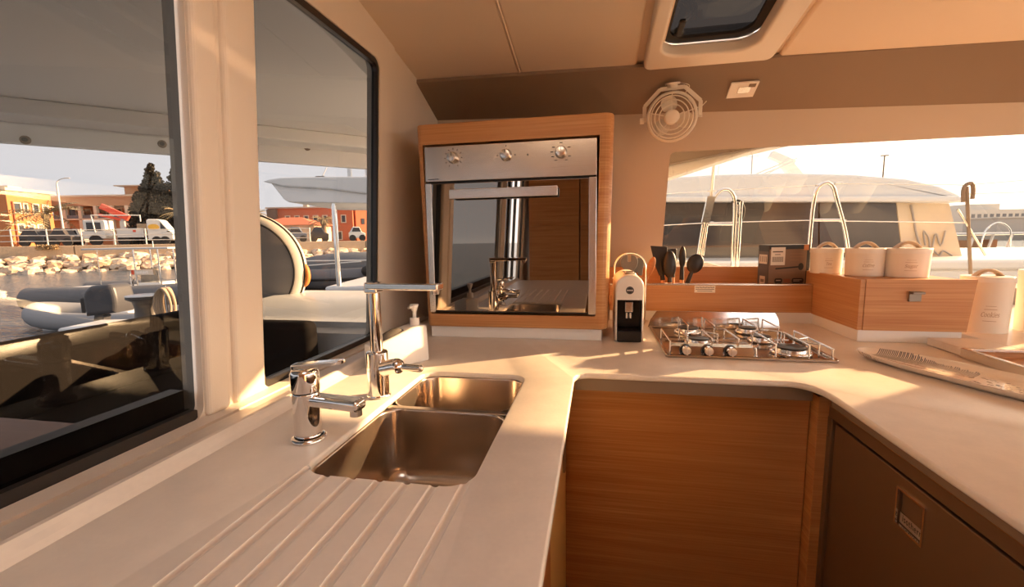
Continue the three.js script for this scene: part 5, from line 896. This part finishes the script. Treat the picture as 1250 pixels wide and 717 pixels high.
{
  const Z = -3.32, p = (x, y) => { const q = on(x, y, 2, Z); return [q.x, q.y, Z]; }, foot = (x, y) => { const q = on(x, y, 2, Z); return [q.x, 0.72, Z]; };
  const gate = (label, pts, rung) => { const t = thing('guardrail_gate', label, 'guardrail', [0, 0, 0]); mesh('hoop', tube(pts, 0.0125, 60, 10), M.chrome, t); mesh('rung', rod(...rung, 0.010), M.chrome, t); return t; };
  gate('bent steel guardrail hoop beside the rigging screw', [foot(850, 340), p(856, 300), p(866, 256), p(873, 240), p(881, 232), p(890, 232), p(896, 240), p(897, 256), p(895, 300), foot(894, 340)], [p(864, 274), p(896, 274)]);
  gate('A-shaped steel guardrail hoop behind the Tea canister', [foot(983, 345), p(988, 300), p(993, 250), p(997, 232), p(1003, 225), p(1011, 223), p(1017, 228), p(1021, 242), p(1033, 290), foot(1045, 345)], [p(991, 269), p(1027, 269)]);
  const post = thing('guardrail_post', 'pair of upright steel posts tied with dark rope', 'guardrail', [0, 0, 0]); mesh('post', rod(p(905, 246), foot(898, 340), 0.013), M.chrome, post); mesh('post', rod(p(899, 250), foot(893, 345), 0.011), M.chrome, post); mesh('lashing', [tube([p(893, 247), p(902, 245), p(908, 254), p(905, 268), p(900, 262)], 0.008, 24, 6)], M.rubber, post);
  const wires = [[[760, 240], [868, 233], [1000, 226], [1023, 224], [1180, 226], [1300, 216]], [[760, 278], [866, 272], [992, 269], [1028, 270], [1180, 272]], [[1180, 237], [1300, 233]]];
  wires.forEach((w, i) => { const t = thing('lifeline', ['upper guard wire strung between the steel hoops', 'lower guard wire strung between the steel hoops', 'short guard wire leading to the bow'][i], 'wire', [0, 0, 0]); for (let k = 0; k < w.length - 1; k++) mesh('wire_run', rod(p(...w[k]), p(...w[k + 1]), 0.0035, 6), M.chrome, t); if (i < 2) for (const [x, y] of [w[1], w[2], w[3]]) mesh('wire_terminal', rod(p(x - 4, y + 0.3), p(x + 5, y - 0.3), 0.007, 8), M.chrome, t); });
  const s = thing('rigging_screw', 'chain plate and rigging screw tensioning the wire shroud', 'rigging', [0, 0, 0]); mesh('shroud', rod(p(868, 240), p(878, 130), 0.011), M.satin, s); mesh('toggle', [bar(p(861, 272), p(868, 240), 0.03, 0.05), cyl(0.014, 0.014, 0.05, 0, 0, 0).rotateX(Math.PI / 2).translate(...p(866, 255))], M.satin, s); mesh('screw_bar', [rod(p(858, 274), p(852, 312), 0.009), rod(p(863, 274), p(858, 312), 0.009), rod(foot(853, 340), p(855, 310), 0.012)], M.chrome, s); mesh('rung_plate', [bar(p(855, 284), p(862, 284), 0.012, 0.02), bar(p(853, 300), p(860, 300), 0.012, 0.02)], M.chrome, s);
  const h = thing('boat_hook_stanchion', 'dark stanchion with folded hooks at the right of the window', 'guardrail', [0, 0, 0]); mesh('stanchion', rod(p(1180, 228), foot(1192, 350), 0.010), M.taupe, h); mesh('hook', [tube([p(1176, 247), p(1176, 232), p(1179, 226), p(1186, 224), p(1188, 230), p(1187, 243)], 0.011, 24, 8)], M.taupe, h); mesh('brace', rod(p(1169, 256), p(1203, 312), 0.007), M.satin, h);
}
{
  const Z = -6.4, p = (x, y) => { const q = on(x, y, 2, Z); return [q.x, q.y]; };
  const t = thing('neighbour_catamaran', 'white catamaran moored alongside with dark wraparound windows', 'boat', [0, 0, 0]);
  mesh('coachroof', extrude(poly([[782, 226], [790, 219], [872, 213.5], [960, 211.5], [1040, 213.5], [1106, 219], [1146, 228], [1170, 238], [1175, 243], [1172, 247], [782, 247]].map((q) => p(...q))), 3.2, 0.04, 3).translate(0, 0, Z - 3.2), M.gelcoat, t);
  mesh('roof_edge', extrude(poly([[782, 241], [1168, 240.5], [1174, 243.5], [1170, 247.5], [782, 247.5]].map((q) => p(...q))), 0.1, 0.02, 2).translate(0, 0, Z + 0.02), M.gelcoat, t);
  const dg = std(0.06, 0.056, 0.056, 0.10); let k = 0;
  for (const [a, b] of [[790, 806], [808, 900], [902, 1002], [1004, 1098]]) mesh('window', extrude(poly([[a, 247], [b, 247], [b + (b > 1090 ? 8 : 0), 316], [a, 316]].map((q) => p(...q))), 0.05).translate(0, 0, Z - 0.12), dg, t);
  const vinyl = std(0.80, 0.68, 0.52, 0.08, 0, { transmission: 0.35, roughness: 0.25, thickness: 0 });
  mesh('clear_screen', extrude(poly([[1099, 247], [1164, 248], [1180, 314], [1107, 314]].map((q) => p(...q))), 0.03).translate(0, 0, Z - 0.10), vinyl, t);
  mesh('screen_seam', [tube([[1115, 250], [1119, 268], [1122, 285], [1130, 310]].map((q) => V(...p(...q), Z - 0.05)), 0.012, 20, 6), tube([[1133, 300], [1131, 282], [1137, 290], [1140, 308], [1146, 285], [1152, 300], [1158, 282]].map((q) => V(...p(...q), Z - 0.05)), 0.010, 40, 6), tube([[1140, 313], [1143, 307], [1150, 312], [1155, 307], [1166, 312]].map((q) => V(...p(...q), Z - 0.05)), 0.012, 30, 6)], std(0.36, 0.32, 0.29, 0.5), t);
  const dk = p(900, 315)[1]; mesh('side_deck', rspan(p(775, 300)[0], 9.5, dk - 0.12, dk, Z - 3.2, Z + 0.75, 0.04, 3), M.gelcoat, t); mesh('hull', rspan(p(775, 300)[0], 9.5, WATER + 0.005, dk - 0.10, Z - 3.2, Z + 0.72, 0.05, 2), M.gelcoat, t); mesh('cabin_core', span(p(790, 300)[0], p(1090, 300)[0], dk, p(900, 246)[1], Z - 3.1, Z - 0.3), M.dark, t);
  mesh('boom', [bar([...p(1004, 178), Z - 1.2], [...p(1036, 214), Z - 1.2], 0.16, 0.13), bar([...p(985, 168), Z - 1.2], [...p(1018, 182), Z - 1.2], 0.13, 0.10)], M.hardtop, t);
  mesh('rigging', [rod([...p(935, 212), Z - 1], [...p(1010, 182), Z - 1], 0.012, 6), rod([...p(925, 212), Z - 1], [...p(1004, 180), Z - 1], 0.012, 6), rod([...p(948, 213), Z - 1], [...p(1016, 176), Z - 1], 0.008, 6), rod([...p(881, 203), Z - 1], [...p(890, 214), Z - 1], 0.012, 6), rod([...p(903, 188), Z - 1], [...p(900, 213), Z - 1], 0.010, 6)], M.hardtop, t);
}
{
  // far harbour
  const wall = std(0.70, 0.66, 0.60, 0.85), glassD = std(0.20, 0.20, 0.21, 0.3);
  const D = 120, a = deep(1184, 262, D), b = deep(1225, 262, D), t = thing('far_white_building', 'long white building on the far shore beyond the bow', 'building', [a.x, 0, a.z], Math.atan2(-(b.z - a.z), b.x - a.x)); const L = a.distanceTo(b), H = deep(1200, 256, D).y; mesh('wall', span(-1, L * 1.8, -0.6, H, -10, 0), wall, t); mesh('roof_block', span(L * 0.2, L * 1.1, H, H + 1.6, -9, -2), wall, t);
  for (let r = 0; r < 2; r++) for (let i = 0; i < 9; i++) mesh('window', span(0.4 + i * 1.7, 1.4 + i * 1.7, H - 2.2 - r * 2.4, H - 1.2 - r * 2.4, 0, 0.05), glassD, t);
  const t2 = thing('far_low_building', 'low grey building at the edge of the far shore', 'building', [deep(1228, 268, 105).x, 0, deep(1228, 268, 105).z], t.rotation.y); mesh('wall', span(-2, 16, -0.6, deep(1240, 266, 105).y, -8, 0), std(0.52, 0.48, 0.44, 0.85), t2); mesh('roof', span(-2.3, 16.3, deep(1240, 266, 105).y, deep(1240, 264.5, 105).y, -8.3, 0.3), wall, t2);
  const sh = structure('far_shore', 'low far shore of the harbour'); walls('shore', span(-30, 120, WATER - 0.5, 0.35, -170, -98), std(0.40, 0.36, 0.31, 0.95), sh);
  // motor cruiser beyond the bow
  const c = deep(1215, 300, 16), m = thing('motor_cruiser', 'white motor cruiser with open wheelhouse beyond the bow rail', 'boat', [c.x, WATER, c.z], t.rotation.y); m.updateMatrixWorld(true); const q = (x, y) => m.worldToLocal(deep(x, y, 16));
  const dk = q(1215, 303).y, rf = q(1215, 284).y, x0 = q(1184, 300).x, x1 = q(1262, 300).x; mesh('hull', rspan(x0, x1, -0.02, dk, -2.0, 0, 0.08), M.gelcoat, m); mesh('wheelhouse_roof', rspan(x0 + 0.2, x1, rf - 0.08, rf, -1.6, -0.2, 0.03), M.gelcoat, m); for (const x of [x0 + 0.3, x0 + 1.0, x0 + 1.7]) mesh('roof_post', bar([x, dk, -0.3], [x + 0.15, rf, -0.3], 0.06, 0.06), M.white, m); mesh('seats', [rspan(x0 + 0.5, x0 + 0.9, dk, dk + 0.28, -1.0, -0.5, 0.03), rspan(x0 + 1.2, x0 + 1.55, dk, dk + 0.3, -1.0, -0.5, 0.03)], M.teak, m); mesh('bow_rail', tube([[q(1195, 302).x, dk, 0.05], q(1200, 280).setZ(0.05), q(1213, 272).setZ(0.05), q(1228, 280).setZ(0.05), [q(1231, 302).x, dk, 0.05]], 0.025, 40, 8), M.chrome, m); mesh('porthole', cyl(0.16, 0.16, 0.03, 0, 0, 0).rotateX(Math.PI / 2).translate(q(1232, 309).x, q(1232, 309).y, 0.01), M.dark, m);
  const lp = deep(1080, 190, 60), l = thing('harbour_lamp_post', 'thin lamp post standing behind the catamaran roof', 'street lamp', [lp.x, -0.5, lp.z]); mesh('pole', cyl(0.12, 0.08, lp.y + 0.5, 0, (lp.y + 0.5) / 2, 0, 8), M.taupe, l); mesh('lamp_head', box(0.9, 0.12, 0.2, 0, lp.y + 0.5, 0), M.taupe, l);
  for (const [px, py, label] of [[919, 180, 'thin distant mast above the catamaran roof near the eyebrow'], [1178, 198, 'thin distant mast over the dark stanchion']].slice(0, 1)) { const b = deep(px, py, 50), o = thing('yacht_mast', label, 'mast', [b.x, WATER, b.z]); mesh('spar', cyl(0.10, 0.08, b.y - WATER + 3, 0, (b.y - WATER + 3) / 2, 0, 8), M.hardtop, o); mesh('spreader', bar([-0.7, b.y - WATER - 1, 0], [0.7, b.y - WATER - 1, 0], 0.05, 0.05), M.hardtop, o); }
}
renderer.render(scene, camera);
